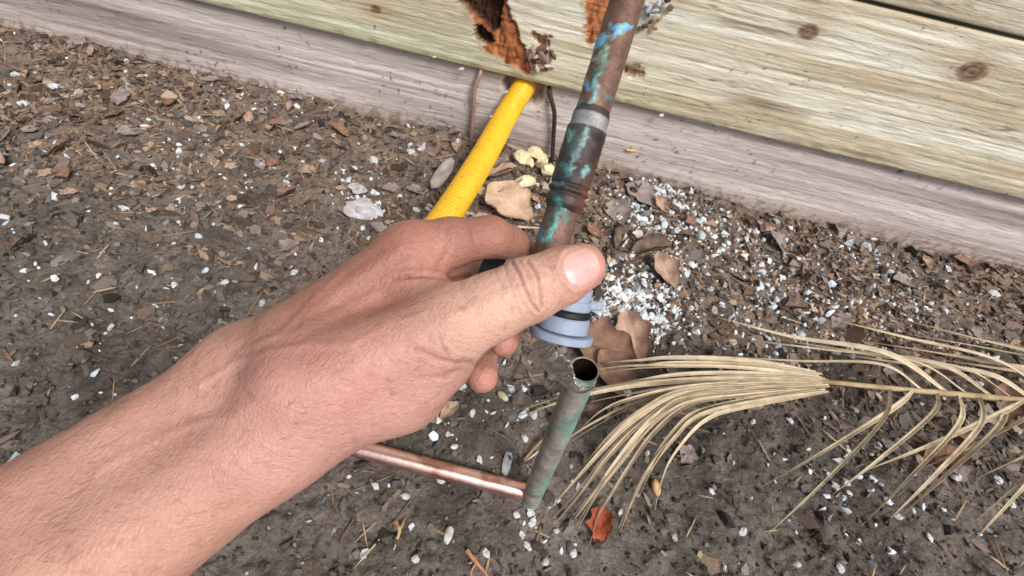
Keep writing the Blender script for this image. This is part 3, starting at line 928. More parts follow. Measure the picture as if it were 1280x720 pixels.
scatter("white_granules", ICO_V, ICO_F, xy, s, palette(n, [sr(222, 230, 234), sr(200, 214, 224), sr(228, 224, 214), sr(190, 198, 202), sr(214, 222, 228)], 0.06), m_white, 1.2, 0.32, 0.42, False, "small white granules strewn and heaped on the soil")

# ---- pieces large enough to pick out: each its own object
def flake_mesh(name, seed, colour, flat=0.35, dark=None, rough=0.24, sub=2):
    import bmesh
    bm = bmesh.new()
    bmesh.ops.create_icosphere(bm, subdivisions=sub, radius=1)
    v = np.array([x.co[:] for x in bm.verts])
    f = np.array([[q.index for q in x.verts] for x in bm.faces])
    bm.free()
    nn = fbm(v, 1.1, 3, seed * 3.7)
    n3 = fbm(v, 3.0, 2, seed * 1.7 + 5)
    v = v * (1 + 1.6 * rough * nn + rough * 0.7 * n3)[:, None] * [1, 0.75, flat]
    c = lerp(np.asarray(colour), np.asarray(dark if dark is not None else np.asarray(colour) * 0.55), np.clip(0.5 + 1.2 * n3, 0, 1)[:, None])
    return mesh(name, v, f, c, False)
def leaf_mesh(name, seed, c0, c1, curl=0.4, lobes=0.25, aspect=0.55, torn=0.0):
    nu, nv_ = 22, 13
    u = np.linspace(0, 1, nu)
    w = np.sin(np.pi * np.clip(u, 0.02, 0.985) ** 0.8) ** 0.75
    w = w * (1 + lobes * np.sin(u * 17 + seed) * 0.6 + lobes * (np.array([vn(np.array([[k * 0.9, seed, 0.3]]))[0] for k in range(nu)]) - 0.5))
    w2 = w * (1 + lobes * np.sin(u * 13 + seed * 2.1) * 0.5)
    t = np.linspace(-1, 1, nv_)
    v = np.zeros((nu, nv_, 3))
    ww = np.where(t[None, :] < 0, w[:, None], w2[:, None]) * aspect * 0.5
    v[:, :, 0] = (u - 0.5)[:, None] + 0.04 * np.abs(t)[None, :]
    v[:, :, 1] = ww * t[None, :]
    p = v.reshape(-1, 3)
    n0 = fbm(p * [1, 1, 0], 3.0, 3, seed)
    v[:, :, 2] = curl * (0.30 * t[None, :] ** 2 * w[:, None] + 0.35 * (u[:, None] - 0.5) ** 2 * math.sin(seed)) + 0.10 * n0.reshape(nu, nv_) - 0.012 * np.exp(-(t[None, :] / 0.12) ** 2)
    v = v.reshape(-1, 3)
    vein = np.exp(-(np.tile(t, nu) / 0.09) ** 2) + 0.5 * np.exp(-(((np.repeat(u, nv_) * 9 + np.abs(np.tile(t, nu)) * 1.6) % 1 - 0.5) / 0.13) ** 2)
    c = lerp(np.asarray(c0), np.asarray(c1), np.clip(0.5 + 0.9 * fbm(v, 6.0, 3, seed + 3), 0, 1)[:, None])
    c = lerp(c, np.asarray(c1) * 1.15, np.clip(0.35 * vein, 0, 1)[:, None])
    f = gridfaces(nu, nv_)
    nq = len(v)
    lo = v - [0, 0, 0.012]
    bd = [k for k in range(nv_)] + [i * nv_ + nv_ - 1 for i in range(1, nu)] + [(nu - 1) * nv_ + k for k in range(nv_ - 2, -1, -1)] + [i * nv_ for i in range(nu - 2, 0, -1)]
    rimf = np.array([[bd[(k + 1) % len(bd)], bd[k], bd[k] + nq, bd[(k + 1) % len(bd)] + nq] for k in range(len(bd))])
    return mesh(name, np.vstack([v, lo]), np.vstack([f, f[:, ::-1] + nq, rimf]), np.vstack([c, c * 0.9]))
m_leaf = mat("dry_leaf", None, 0.7, spec=0.3, var=0.22, var_scale=9, bumps=((9, 0.0016, 'n'), (40, 0.0005, 'n')))
m_flake = mat("flake", None, 0.8, spec=0.25, var=0.18, var_scale=5, bumps=((6, 0.0006, 'n'),))
def place(name, me, m, px, py, size, rz, label, cat, group=None, tilt=(0, 0), lift=0.0, xyz=None, scl=None):
    g = G(px, py, 0.004) if xyz is None else np.array(xyz, float)
    if xyz is None:
        g[2] = ground_z(g[:1], g[1:2])[0] + lift
    o = obj(name, me, m)
    o.location = g
    o.scale = scl if scl is not None else (size,) * 3
    o.rotation_euler = (tilt[0], tilt[1], rz)
    return tag(o, label, cat, group)
def msz(px_, py_, npx):
    g = G(px_, py_)
    return npx / F * (-(M3.T @ (g - CAM))[2])
ddir = lambda deg: -R(deg) - ROLL * 0.8      # picture angle (clockwise from right) to ground yaw
L1 = leaf_mesh("dry_leaf", 1.0, sr(146, 116, 100), sr(190, 162, 144), 0.5, 0.14)
L2 = leaf_mesh("dry_leaf", 2.0, sr(108, 84, 70), sr(152, 118, 98), 0.7, 0.2, 0.7)
L3 = leaf_mesh("dry_leaf", 3.4, sr(178, 150, 124), sr(206, 180, 154), 0.3, 0.15, 0.75)
L4 = leaf_mesh("dry_leaf", 4.3, sr(124, 112, 108), sr(158, 146, 140), 0.3, 0.2, 0.7)
L5 = leaf_mesh("dry_leaf", 5.1, sr(132, 62, 42), sr(172, 92, 64), 0.6, 0.25, 0.62)
L6 = leaf_mesh("dry_leaf", 6.6, sr(84, 68, 58), sr(126, 106, 92), 0.8, 0.16, 0.5)
def leaf(me, px, py, npx, deg, label, tilt=(0.1, 0.1), lift=0.004):
    return place("dry_leaf", me, m_leaf, px, py, msz(px, py, npx) * 1.15, ddir(deg), label, "leaf", None, tilt, lift)
leaf(L1, 788, 424, 62, 60, "pinkish tan dry leaf between the white granules and the palm blades", (0.3, 0.2), 0.012)
leaf(L2, 752, 440, 70, 10, "broad brown curled leaf just behind the open pipe rim", (0.35, -0.1), 0.012)
leaf(L2, 765, 470, 58, 35, "reddish brown leaf lying under the palm blades right of the pipe rim", (0.1, 0.25), 0.008)
leaf(L3, 634, 262, 62, 22, "large beige leaf showing just above the bent index finger", (0.15, 0.1), 0.012)
leaf(L5, 750, 655, 40, 78, "small orange red leaf on bare soil below the palm blades", (0.2, 0.2), 0.004)
leaf(L4, 800, 250, 44, 20, "flat grey leaf near the grey board among white granules", (0.1, 0.1), 0.008)
leaf(L4, 772, 268, 40, 70, "grey brown leaf beside the copper pipe near the board", (0.3, 0.1), 0.008)
leaf(L1, 828, 345, 46, 50, "tan leaf above the large heap of white granules", (0.2, 0.2), 0.008)
leaf(L6, 812, 318, 44, 150, "dark brown crumpled leaf between two heaps of white granules", (0.2, 0.3), 0.008)
leaf(L6, 778, 300, 36, 100, "dark brown crumpled leaf right of the thumbnail", (0.2, 0.1), 0.006)
leaf(L3, 562, 518, 26, 110, "pale beige leaf scrap beside the lower edge of the palm", (0.5, 0.1), 0.004)
leaf(L6, 612, 205, 46, 120, "dark brown curled leaf tucked right of the yellow tube", (0.5, 0.2), 0.01)
leaf(L1, 628, 225, 40, 135, "narrow tan leaf leaning right of the yellow tube", (0.4, 0.2), 0.012)
# pieces with their own look
place("bark_chip", flake_mesh("bark_chip", 3, sr(190, 184, 176), 0.3, sr(140, 130, 122)), m_flake, 551, 228, 0, ddir(95), "grey wedge shaped bark chip left of the yellow tube", "bark chip", scl=(0.032, 0.014, 0.016), tilt=(-0.35, 0.35), lift=0.016)
for k, (px, py, w, lb) in enumerate([(651, 207, 19, "cream foam crumb farthest left of the crumbs near the black wire"), (667, 203, 19, "cream yellow foam crumb at the foot of the grey board"), (681, 224, 22, "tall cream foam crumb touching the left of the copper coupling"), (654, 236, 19, "pale cream foam crumb lowest of the crumbs near the black wire"), (676, 208, 15, "small cream foam crumb just left of the black wire"), (660, 212, 12, "smallest cream foam crumb in the middle of the heap"), (603, 240, 12, "cream foam crumb right beside the yellow tube")]):
    place("foam_crumb", flake_mesh("foam_crumb", 10 + k, sr(238, 230, 200), 0.6, sr(206, 188, 140), 0.42, 2), m_flake, px, py, msz(px, py, w) * 0.6, k * 1.1, lb, "foam crumb", "cream foam crumbs near the board", (0.3, 0.3), 0.008)
for k, (px, py, w, rz, lb) in enumerate([(458, 262, 30, 0.4, "ragged white flake above the knuckles, largest of the white flakes"), (447, 240, 20, 1.4, "ragged grey white flake at the upper left of the soil")]):
    place("paper_flake", flake_mesh("paper_flake", 30 + k, sr(206, 206, 212), 0.18, sr(160, 154, 150), 0.55, 3), m_flake, px, py, msz(px, py, w) * 0.6, rz, lb, "flake", None, (0.2, 0.2), 0.006)
place("plastic_scrap", flake_mesh("plastic_scrap", 41, sr(206, 208, 212), 0.3, sr(160, 162, 166), 0.3), m_flake, 634, 580, 0, ddir(82), "small whitish plastic scrap on dark soil left of the upright pipe", "plastic scrap", scl=(0.0125, 0.0065, 0.004), lift=0.003)
place("wood_pellet", flake_mesh("wood_pellet", 44, sr(218, 182, 130), 0.7, sr(190, 150, 100), 0.12), m_flake, 822, 607, 0, ddir(70), "short pale orange wood pellet beside the lowest palm blades", "wood pellet", scl=(0.0085, 0.006, 0.005), lift=0.003)
place("white_pebble", flake_mesh("white_pebble", 47, sr(206, 206, 200), 0.7, sr(176, 174, 168), 0.2), m_flake, 560, 670, 0, ddir(80), "pale pebble on dark soil below the shiny copper run", "pebble", scl=(0.007, 0.005, 0.004), lift=0.002)
place("pale_pebble", flake_mesh("pale_pebble", 48, sr(212, 206, 172), 0.7, sr(176, 168, 128), 0.2), m_flake, 628, 497, 0, ddir(20), "cream pebble right of the curled fingertip", "pebble", scl=(0.0068, 0.005, 0.004), lift=0.002)
place("wood_pellet", flake_mesh("wood_pellet", 45, sr(226, 190, 120), 0.4, sr(200, 160, 90), 0.2), m_flake, 789, 188, 0, 0.2, "tiny yellow chip stuck on the grey board right of the pipe", "chip", xyz=Wp(789, 188, WALL_Y - 0.003), scl=(0.008, 0.004, 0.004))
def twig(pts, r, colour, label, fork=None):
    e = empty("twig", pts[0])
    m = mat("twig_bark", colour, 0.8, var=0.3, var_scale=200)
    for nm, pp, rr in [("stem", pts, r)] + ([("side_shoot", fork, r * 0.7)] if fork is not None else []):
        pth, s = spline(pp, 40)
        v, f, nr, ring, th = sweep(pth, np.linspace(rr, rr * 0.45, 40), 8)
        v += nr * (0.25 * rr * fbm(v, 300.0, 2, 3.0))[:, None]
        ff = [list(x) for x in f] + [list(range(8))[::-1], [39 * 8 + k for k in range(8)]]
        obj(nm, mesh(nm, v - np.array(pts[0]), ff), m, e)
    return tag(e, label, "twig")
twig([G(584, 688, .008), G(592, 699, .009), G(600, 708, .008), G(614, 726, .004)], 0.0019, sr(176, 122, 88), "orange brown twig at the bottom edge of the soil", [G(596, 703, .009), G(590, 712, .006), G(588, 722, .004)])
twig([G(494, 652, .006), G(499, 662, .010), G(496, 676, .006), G(492, 688, .002)], 0.0018, sr(180, 150, 112), "forked tan twig on soil left of the pale pebble", [G(499, 662, .010), G(503, 656, .009), G(506, 648, .006)])
twig([G(617, 244, .02), G(640, 232, .024), G(662, 219, .02)], 0.0026, sr(140, 116, 98), "brown stick leaning between the yellow tube and the foam crumbs")
twig([G(640, 284, .01), G(655, 284, .012), G(676, 285, .01)], 0.0022, sr(190, 168, 138), "pale straight stalk left of the copper pipe above the thumb")
twig([G(655, 575, .004), G(672, 556, .008), G(690, 538, .01), G(706, 520, .01)], 0.0016, sr(150, 124, 96), "thin tan stalk on soil left of the upright pipe")
# white flakes and leaf scraps that nothing tells apart
def region(q):
    if q[0] < 300: return "at far left above the forearm" if q[1] < 430 else "below the forearm"
    if q[0] < 560: return "between hand and wall" if q[1] < 420 else "near the shiny copper run"
    if q[0] < 700: return "between tube and copper pipe" if q[1] < 330 else "left of the upright cut pipe" if q[1] < 620 else "at the bottom below the cut pipe"
    if q[0] < 900: return "right of the thumb among white granules" if q[1] < 440 else "under the palm blades in the middle"
    return "at far right between frond and wall" if q[1] < 500 else "at far right below the palm midrib"
WF = [flake_mesh("white_flake", 60 + k, sr(216, 218, 218), 0.5, sr(184, 188, 192), 0.48) for k in range(5)]
spots = [(527, 187), (514, 188), (467, 197), (442, 208), (572, 186), (521, 257), (537, 256), (503, 490), (578, 487), (640, 486), (657, 547), (600, 575), (553, 597), (507, 620), (514, 659), (607, 692), (647, 642), (667, 651), (697, 661), (724, 607),
         (661, 680), (810, 565), (777, 640), (683, 700), (842, 673), (790, 270), (783, 262), (820, 285), (766, 327), (790, 318), (805, 355), (752, 385), (762, 415), (840, 240), (828, 250), (845, 265), (560, 545), (568, 560), (590, 520), (737, 650), (665, 640), (653, 665), (718, 690), (520, 700), (470, 610), (455, 690)]
for k in range(40):
    spots.append((random.uniform(850, 1270), random.uniform(300, 715)))
for k in range(16):
    spots.append((random.uniform(5, 420), random.uniform(60, 420)))
for k, (px, py) in enumerate(spots):
    w = random.uniform(8.5, 13)
    if G(px, py)[1] > WALL_Y - 0.01: continue
    place("white_flake", WF[k % 5], m_flake, px, py, msz(px, py, w) * 0.5, random.uniform(0, 6), "small white flake on the soil " + region((px, py)), "flake", "small white flakes on the soil", (random.uniform(-.6, .6), random.uniform(-.6, .6)), 0.001)
n = 0
while n < 150:
    g = pick(1, wd)[0]
    q = proj(np.array([[g[0], g[1], 0.0]]))[0]
    if not (-40 < q[0] < 1320 and -20 < q[1] < 740): continue
    if math.hypot(g[0] - STUB[0], g[1] - STUB[1]) < 0.06: continue
    kk = (0, 1, 2, 0, 3, 1)[n % 6]
    me, tone = ((L6, "dark brown"), (L4, "grey"), (L1, "tan"), (L2, "reddish brown"))[kk]
    size = random.uniform(0.012, 0.034) * (1.5 if q[0] > 860 and random.random() < .3 else 1)
    lb = "%s %s leaf scrap on the soil %s" % ("large" if size > 0.03 else "mid sized" if size > 0.021 else "small", tone, region(q))
    place("leaf_scrap", me, m_leaf, 0, 0, size, random.uniform(0, 6.3), lb, "leaf scrap", "brown leaf scraps on the soil", (random.uniform(-.5, .5), random.uniform(-.5, .5)), xyz=(g[0], g[1], ground_z(g[:1], g[1:2])[0] + 0.004))
    n += 1
# things stuck on the pale board
deb = tag(empty("bark_clump", Wp(672, 76, YU - 0.002)), "crumbly brown and white clump stuck on the pale board above the yellow tube", "clump")
dl = np.array(deb.location)
for k in range(26):
    me = flake_mesh("crumb", 80 + k, [sr(176, 150, 134), sr(122, 94, 78), sr(212, 200, 192), sr(100, 78, 66), sr(190, 172, 162)][k % 5], 0.35, None, 0.5, 2)
    o = obj("crumb", me, m_flake, deb)
    o.location = Wp(673 + random.gauss(0, 7), 73 + random.gauss(0, 7), YU - random.uniform(0, 0.008)) - dl
    o.scale = (random.uniform(0.004, 0.0085),) * 3
    o.rotation_euler = (random.random() * 6, random.random() * 6, 0)
deb = tag(empty("petal_clump", Wp(820, 22, YU - 0.004)), "clump of blue white petals on the pale board right of the pipe", "clump")
dl = np.array(deb.location)
for k, (px, py, w, cc) in enumerate([(812, 10, 9, 0), (819, 14, 7, 0), (824, 4, 8, 0), (808, 6, 6, 0), (830, 8, 6, 0), (824, 24, 7, 1), (814, 27, 7, 2), (806, 33, 6, 2), (818, 35, 5, 1), (834, 0, 7, 2), (800, 36, 5, 2), (826, 14, 6, 1), (838, 10, 6, 2), (811, 19, 5, 2)]):
    me = flake_mesh("petal" if cc == 0 else "brown_bit", 100 + k, [sr(206, 216, 230), sr(190, 140, 92), sr(110, 92, 72)][cc], 0.35, None, 0.35, 1)
    o = obj("petal" if cc == 0 else "brown_bit", me, m_flake, deb)
    o.location = Wp(px, py, YU - 0.004 - random.uniform(0, 0.008)) - dl
    o.scale = (w * 0.0009,) * 3
    o.rotation_euler = (random.uniform(0.6, 2.2), random.uniform(-0.5, 0.5), random.random() * 6)
for px, py, w, lb in [(577, 86, 5, "white fleck hanging from the lower edge of the pale board"), (543, 71, 3.5, "tiny white fleck on the lower edge of the pale board at left"), (827, 144, 5, "white flake on the lower edge of the pale board at right"), (637, 117, 4, "cream crumb on the upper left side of the yellow tube"), (617, 147, 4, "cream crumb on the middle left side of the yellow tube")]:
    yy = YU - 0.003
    xyz = Wp(px, py, yy)
    if "tube" in lb:
        i = np.argmin(np.linalg.norm(proj(py_)[:, :2] - np.array([px + 9, py + 5]), axis=1))
        xyz = py_[i] + (-CX * 0.85 + CY * 0.4 + CZ * 0.35) * 0.0175
    place("white_fleck", WF[0], m_flake, 0, 0, w * 0.0008, 1.0, lb, "fleck", xyz=xyz)

# ------------------------------------------------------------------ the hand: smooth blend of tapered bones, meshed on a grid
def C3(px, py, d):
    return np.array([(px - 640) / F * d, -(py - 360) / F * d, -d])
ELB = np.array([-0.315, -0.205, -0.125])
hx = np.r_[np.arange(-0.40, -0.15, 0.0035), np.arange(-0.15, -0.055, 0.00105), np.arange(-0.055, 0.054, 0.0007)]
hy = np.r_[np.arange(-0.28, -0.11, 0.003), np.arange(-0.11, -0.045, 0.00105), np.arange(-0.045, 0.044, 0.00075)]
hz_ = np.r_[np.arange(-0.330, -0.225, 0.0014), np.arange(-0.225, -0.182, 0.0009), np.arange(-0.182, -0.075, 0.0016)]
BIG = 0.06
def field():
    return np.full((len(hx), len(hy), len(hz_)), BIG, np.float32)
def sub(lo, hi):
    i = [np.searchsorted(a, l) for a, l in zip((hx, hy, hz_), lo)]
    j = [np.searchsorted(a, h) for a, h in zip((hx, hy, hz_), hi)]
    return tuple(slice(max(a - 1, 0), b + 1) for a, b in zip(i, j))
def cone(fld, a, ra, b, rb, k, pad=0.016, squash=None):
    "smooth-union a round cone into the field"
    lo = np.minimum(a - ra, b - rb) - pad
    hi = np.maximum(a + ra, b + rb) + pad
    sl_ = sub(lo, hi)
    x, y, z = hx[sl_[0]][:, None, None], hy[sl_[1]][None, :, None], hz_[sl_[2]][None, None, :]
    ab = b - a
    L2_ = ab @ ab + 1e-12
    t = np.clip(((x - a[0]) * ab[0] + (y - a[1]) * ab[1] + (z - a[2]) * ab[2]) / L2_, 0, 1)
    dx, dy, dz = x - a[0] - t * ab[0], y - a[1] - t * ab[1], z - a[2] - t * ab[2]
    if squash is not None:
        nrm, fac = squash
        dn = dx * nrm[0] + dy * nrm[1] + dz * nrm[2]
        d = np.sqrt(dx * dx + dy * dy + dz * dz + (1 / fac ** 2 - 1) * dn * dn)
    else:
        d = np.sqrt(dx * dx + dy * dy + dz * dz)
    tt = t * t * (3 - 2 * t) * 0.4 + t * 0.6
    d = d - (ra + (rb - ra) * tt)
    cur = fld[sl_]
    h = np.clip(0.5 + 0.5 * (cur - d) / k, 0, 1)
    fld[sl_] = (cur * (1 - h) + d * h - k * h * (1 - h)).astype(np.float32)
def chain(fld, js, k=0.003, squash=None):
    for (p, r), (p2, r2) in zip(js[:-1], js[1:]):
        cone(fld, p, r, p2, r2, k, squash=squash)
J = lambda px, py, d, r: (C3(px, py, d), r * mm)
palm = field()
WR1, WR2 = C3(318, 478, 0.222), C3(345, 545, 0.204)
cone(palm, WR1, 0.024, ELB + [0.0, 0.012, -0.012], 0.038, 0.014)
cone(palm, WR2, 0.0215, ELB + [0.006, -0.012, 0.010], 0.036, 0.014)
for a, b in [(J(375, 432, .212, 18), J(512, 317, .222, 13.6)), (J(362, 455, .225, 18), J(498, 345, .246, 14)), (J(352, 478, .238, 18), J(488, 376, .268, 14)), (J(346, 502, .246, 17), J(478, 408, .286, 13)),
             (J(380, 482, .196, 20), J(566, 408, .203, 15.2)), (J(420, 497, .213, 23.5), J(495, 470, .217, 22.5)), (J(495, 470, .217, 22.5), J(546, 446, .214, 16)),
             ((WR1, .024), J(372, 440, .215, 18)), ((WR2, .0215), J(400, 490, .205, 22)), ((WR1, .023), J(350, 500, .245, 17)), (J(430, 400, .23, 17), J(440, 450, .245, 20)),
             (J(505, 350, .222, 12), J(552, 392, .212, 12))]:
    cone(palm, a[0], a[1], b[0], b[1], 0.012)
chain(palm, [J(566, 408, .203, 15.0), J(615, 383.5, .2035, 13.5), J(660, 363, .2045, 12.9), J(700, 346, .206, 11.5), J(727, 334, .2075, 10.2)], 0.005)
fing = field()
chain(fing, [J(512, 317, .222, 13.2), J(560, 304, .227, 11.6), J(612, 296.5, .234, 9.9), J(636, 305, .243, 8.9), J(653, 318, .252, 8.4), J(668, 342, .262, 7.6)], 0.003)
mid = field()
chain(mid, [J(498, 345, .246, 13), J(596, 345, .276, 10.2), J(640, 395, .276, 9.2), J(630, 428, .256, 7.6)], 0.003)
ringf = field()
chain(ringf, [J(488, 376, .268, 13), J(565, 388, .298, 10), J(603, 440, .290, 9), J(603, 472, .264, 8.4)], 0.003)
pink = field()
chain(pink, [J(478, 408, .286, 12), J(530, 420, .305, 8.8), J(558, 448, .300, 8), J(556, 462, .280, 7.2)], 0.003)
def smin(a, b, k):
    h = np.clip(0.5 + 0.5 * (a - b) / k, 0, 1)
    return a * (1 - h) + b * h - k * h * (1 - h)
H = smin(palm, fing, 0.006)
for g_ in (mid, ringf, pink):
    H = smin(H, g_, 0.0025)
def surface_nets(S, xs, ys, zs):
    inside = S < 0
    nx, ny, nz = S.shape
    cnt = np.zeros((nx - 1, ny - 1, nz - 1), np.uint8)
    for a in (0, 1):
        for b in (0, 1):
            for c_ in (0, 1):
                cnt += inside[a:nx - 1 + a, b:ny - 1 + b, c_:nz - 1 + c_]
    I, Jx, K = np.nonzero((cnt > 0) & (cnt < 8))
    idx = np.full(cnt.shape, -1, np.int64)
    idx[I, Jx, K] = np.arange(len(I))
    acc = np.zeros((len(I), 3))
    num = np.zeros(len(I))
    cor = [(a, b, c_) for a in (0, 1) for b in (0, 1) for c_ in (0, 1)]
    for p in range(8):
        for q_ in range(p + 1, 8):
            A_, B_ = cor[p], cor[q_]
            if sum(x_ != y_ for x_, y_ in zip(A_, B_)) != 1: continue
            sa = S[I + A_[0], Jx + A_[1], K + A_[2]]
            sb = S[I + B_[0], Jx + B_[1], K + B_[2]]
            m_ = (sa < 0) != (sb < 0)
            t = np.where(m_, sa / np.where(m_, sa - sb, 1), 0)
            pa = np.stack([xs[I + A_[0]], ys[Jx + A_[1]], zs[K + A_[2]]], 1)
            pb = np.stack([xs[I + B_[0]], ys[Jx + B_[1]], zs[K + B_[2]]], 1)
            acc += np.where(m_[:, None], pa + (pb - pa) * t[:, None], 0)
            num += m_
    v = acc / num[:, None]
    faces = []
    for axis in range(3):
        sA = [slice(None)] * 3
        sB = [slice(None)] * 3
        sA[axis] = slice(0, -1)
        sB[axis] = slice(1, None)
        a_, b_ = inside[tuple(sA)], inside[tuple(sB)]
        e = np.argwhere(a_ != b_)
        o1, o2 = [(1, 2), (2, 0), (0, 1)][axis]
        e = e[(e[:, o1] > 0) & (e[:, o2] > 0) & (e[:, o1] < S.shape[o1] - 1) & (e[:, o2] < S.shape[o2] - 1)]
        flip = a_[tuple(e.T)]
        q_ = []
        for d1, d2 in ((1, 1), (0, 1), (0, 0), (1, 0)):
            w = e.copy()
            w[:, o1] -= d1
            w[:, o2] -= d2
            q_.append(idx[tuple(w.T)])
        q_ = np.stack(q_, 1)
        q_ = np.where(flip[:, None], q_, q_[:, ::-1])
        faces.append(q_)
    return v, np.vstack(faces)
hv, hf = surface_nets(H, hx, hy, hz_)
def smooth_mesh(v, f, it, lam=0.5):
    e = np.vstack([f[:, [0, 1]], f[:, [1, 2]], f[:, [2, 3]], f[:, [3, 0]]])
    e = np.vstack([e, e[:, ::-1]])
    deg = np.bincount(e[:, 0], minlength=len(v)).astype(float)
    for _ in range(it):
        s_ = np.stack([np.bincount(e[:, 0], weights=v[e[:, 1], k], minlength=len(v)) for k in range(3)], 1) / deg[:, None]
        v = v + lam * (s_ - v)
    return v
def normals(v, f):
    n_ = np.cross(v[f[:, 2]] - v[f[:, 0]], v[f[:, 3]] - v[f[:, 1]])
    out = np.zeros_like(v)
    for k in range(4):
        for c_ in range(3):
            out[:, c_] += np.bincount(f[:, k], weights=n_[:, c_], minlength=len(v))
    return out / (np.linalg.norm(out, axis=1)[:, None] + 1e-12)
hv = smooth_mesh(hv, hf, 8)
hn = normals(hv, hf)
def ppx(v):
    d = -v[:, 2]
    return np.stack([640 + v[:, 0] / d * F, 360 - v[:, 1] / d * F], 1)
hq = ppx(hv)
face_ = sst(0.0, 0.35, hn[:, 2])
disp = np.zeros(len(hv))
jit = np.stack([fbm(hv, 130.0, 2, 1.0), fbm(hv, 130.0, 2, 4.0)], 1) * 0.9
creases = [([(640, 328), (649, 343), (656, 362), (665, 381), (672, 389)], 1.7, 0.75), ([(659, 326), (667, 338), (673, 352), (676, 372), (677, 384)], 1.7, 0.7), ([(649, 326), (656, 340), (663, 360), (670, 382)], 1.3, 0.25),
           ([(630, 332), (636, 350), (642, 372), (650, 393)], 1.5, 0.25), ([(683, 322), (690, 340), (692, 356)], 1.4, 0.2), ([(618, 338), (626, 356), (630, 378)], 1.4, 0.18),
           ([(508, 346), (525, 344), (545, 346), (566, 349), (584, 345)], 2.2, 1.2), ([(540, 345), (556, 320), (562, 300), (558, 285)], 2.6, 0.35), ([(595, 318), (592, 300), (588, 282)], 2.2, 0.3),
           ([(520, 436), (548, 449), (568, 454), (588, 453)], 3.0, 0.6), ([(528, 472), (552, 470), (576, 461)], 3.0, 0.35), ([(548, 418), (552, 432), (560, 444)], 2.0, 0.3), ([(490, 350), (508, 346)], 2.5, 0.5)]
for pts, w, a in creases:
    d = dist_poly(hq + jit * 0.5, pts)
    disp -= 1.0 * a * mm * np.exp(-(d / w) ** 2) * face_
    disp += a * 0.45 * mm * np.exp(-((d - 2.6 * w) / (1.6 * w)) ** 2) * face_
# fold around the thumb nail
NC = np.array([726.0, 334.0])
nax = np.array([0.93, -0.37])
nay = np.array([0.37, 0.93])
def nail_uv(q_):
    return (q_ - NC) @ nax / 24.0, (q_ - NC) @ nay / 24.5
nu_, nv__ = nail_uv(hq)
nr_ = (np.abs(nu_) ** 2.6 + np.abs(nv__) ** 2.6) ** (1 / 2.6)
thumb_ = sst(0.2, 0.45, hn[:, 2]) * (hv[:, 2] > -0.215)
disp -= 0.55 * mm * sst(1.03, 0.93, nr_) * thumb_
disp += 0.42 * mm * np.exp(-((nr_ - 1.16) / 0.12) ** 2) * thumb_ * sst(0.5, -0.1, nu_)
# gentle bone and tendon relief
for pts, w, a in [([(380, 400), (440, 352), (500, 312)], 9, 1.1), ([(360, 420), (420, 392), (470, 366)], 6, 0.7), ([(300, 440), (350, 420), (395, 372), (430, 340)], 4.5, 0.7), ([(250, 480), (300, 450), (345, 440), (390, 430), (440, 432)], 5, 0.6),
                  ([(120, 590), (200, 545), (280, 520), (340, 500)], 6, 0.6), ([(440, 432), (480, 404), (530, 392)], 4.5, 0.35), ([(560, 400), (620, 374), (680, 350)], 9, 0.5)]:
    disp += a * mm * np.exp(-(dist_poly(hq + jit * 3, pts) / w) ** 2) * face_
disp += 0.35 * mm * fbm(hv, 90.0, 3, 3.0) + 0.10 * mm * fbm(hv, 420.0, 2, 7.0)
hv2 = hv + hn * disp[:, None]
# skin colour: its own blotches, redder knuckles and fingertips, paler thumb, painted shade on back and index
sk = lerp(sr(174, 127, 109), sr(200, 156, 138), np.clip(0.5 + 0.8 * fbm(hv, 40.0, 4, 2.0), 0, 1)[:, None])
red = np.maximum.reduce([np.exp(-(np.linalg.norm(hv - C3(*a[:3]), axis=1) / a[3]) ** 2) for a in [(512, 290, .212, .022), (612, 280, .226, .016), (735, 335, .205, .014), (603, 480, .26, .018), (630, 432, .254, .016), (455, 500, .19, .03)]])
sk = lerp(sk, sr(188, 118, 108), (0.5 * red)[:, None])
pale = np.exp(-(np.linalg.norm(hv - C3(600, 380, .19), axis=1) / 0.03) ** 2)
sk = lerp(sk, sr(224, 184, 164), (0.65 * pale)[:, None])
tan = np.maximum.reduce([np.exp(-(np.linalg.norm(hv - C3(*a[:3]), axis=1) / a[3]) ** 2) for a in [(455, 345, .205, .040), (590, 285, .226, .024), (400, 400, .2, .035), (640, 300, .24, .02)]])  # suntan plus painted shade, darkening the back of hand and index finger
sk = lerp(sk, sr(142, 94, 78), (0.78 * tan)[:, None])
mauve = np.maximum.reduce([np.exp(-(np.linalg.norm(hv - C3(*a[:3]), axis=1) / a[3]) ** 2) for a in [(470, 520, .195, .03), (400, 545, .19, .035), (540, 490, .2, .016)]])
sk = lerp(sk, sr(208, 162, 152), (0.6 * mauve)[:, None])
sk = sk * (1 + 0.10 * fbm(hv, 110.0, 4, 22.0, 0.6) + 0.05 * fbm(hv, 24.0, 2, 29.0))[:, None]
sk = lerp(sk, sr(150, 98, 84), (0.35 * sst(0.25, 0.6, fbm(hv, 260.0, 3, 12.0)))[:, None])
cr = np.zeros(len(hv))
for pts, w, a in creases:
    cr = np.maximum(cr, min(1, a * 1.1) * np.exp(-(dist_poly(hq + jit, pts) / w) ** 2) * face_)
sk = lerp(sk, sr(140, 82, 72), (0.6 * cr)[:, None])
wd1 = CX * 0.89 - CY * 0.45                    # fine wrinkles run along and across the thumb ball
wd2 = CX * 0.45 + CY * 0.89
m_skin = mat("skin", None, 0.46, spec=0.4, sss=0.2, sss_scale=0.0025, var=0.10, var_scale=500, bumps=((1.0, 0.00045, ((wd1, 110), (wd2, 560), (CZ, 300))), (1.0, 0.00034, ((wd1, 620), (wd2, 160), (CZ, 300))), (520, 0.0004, 'v'), (1100, 0.00018, 'v')))
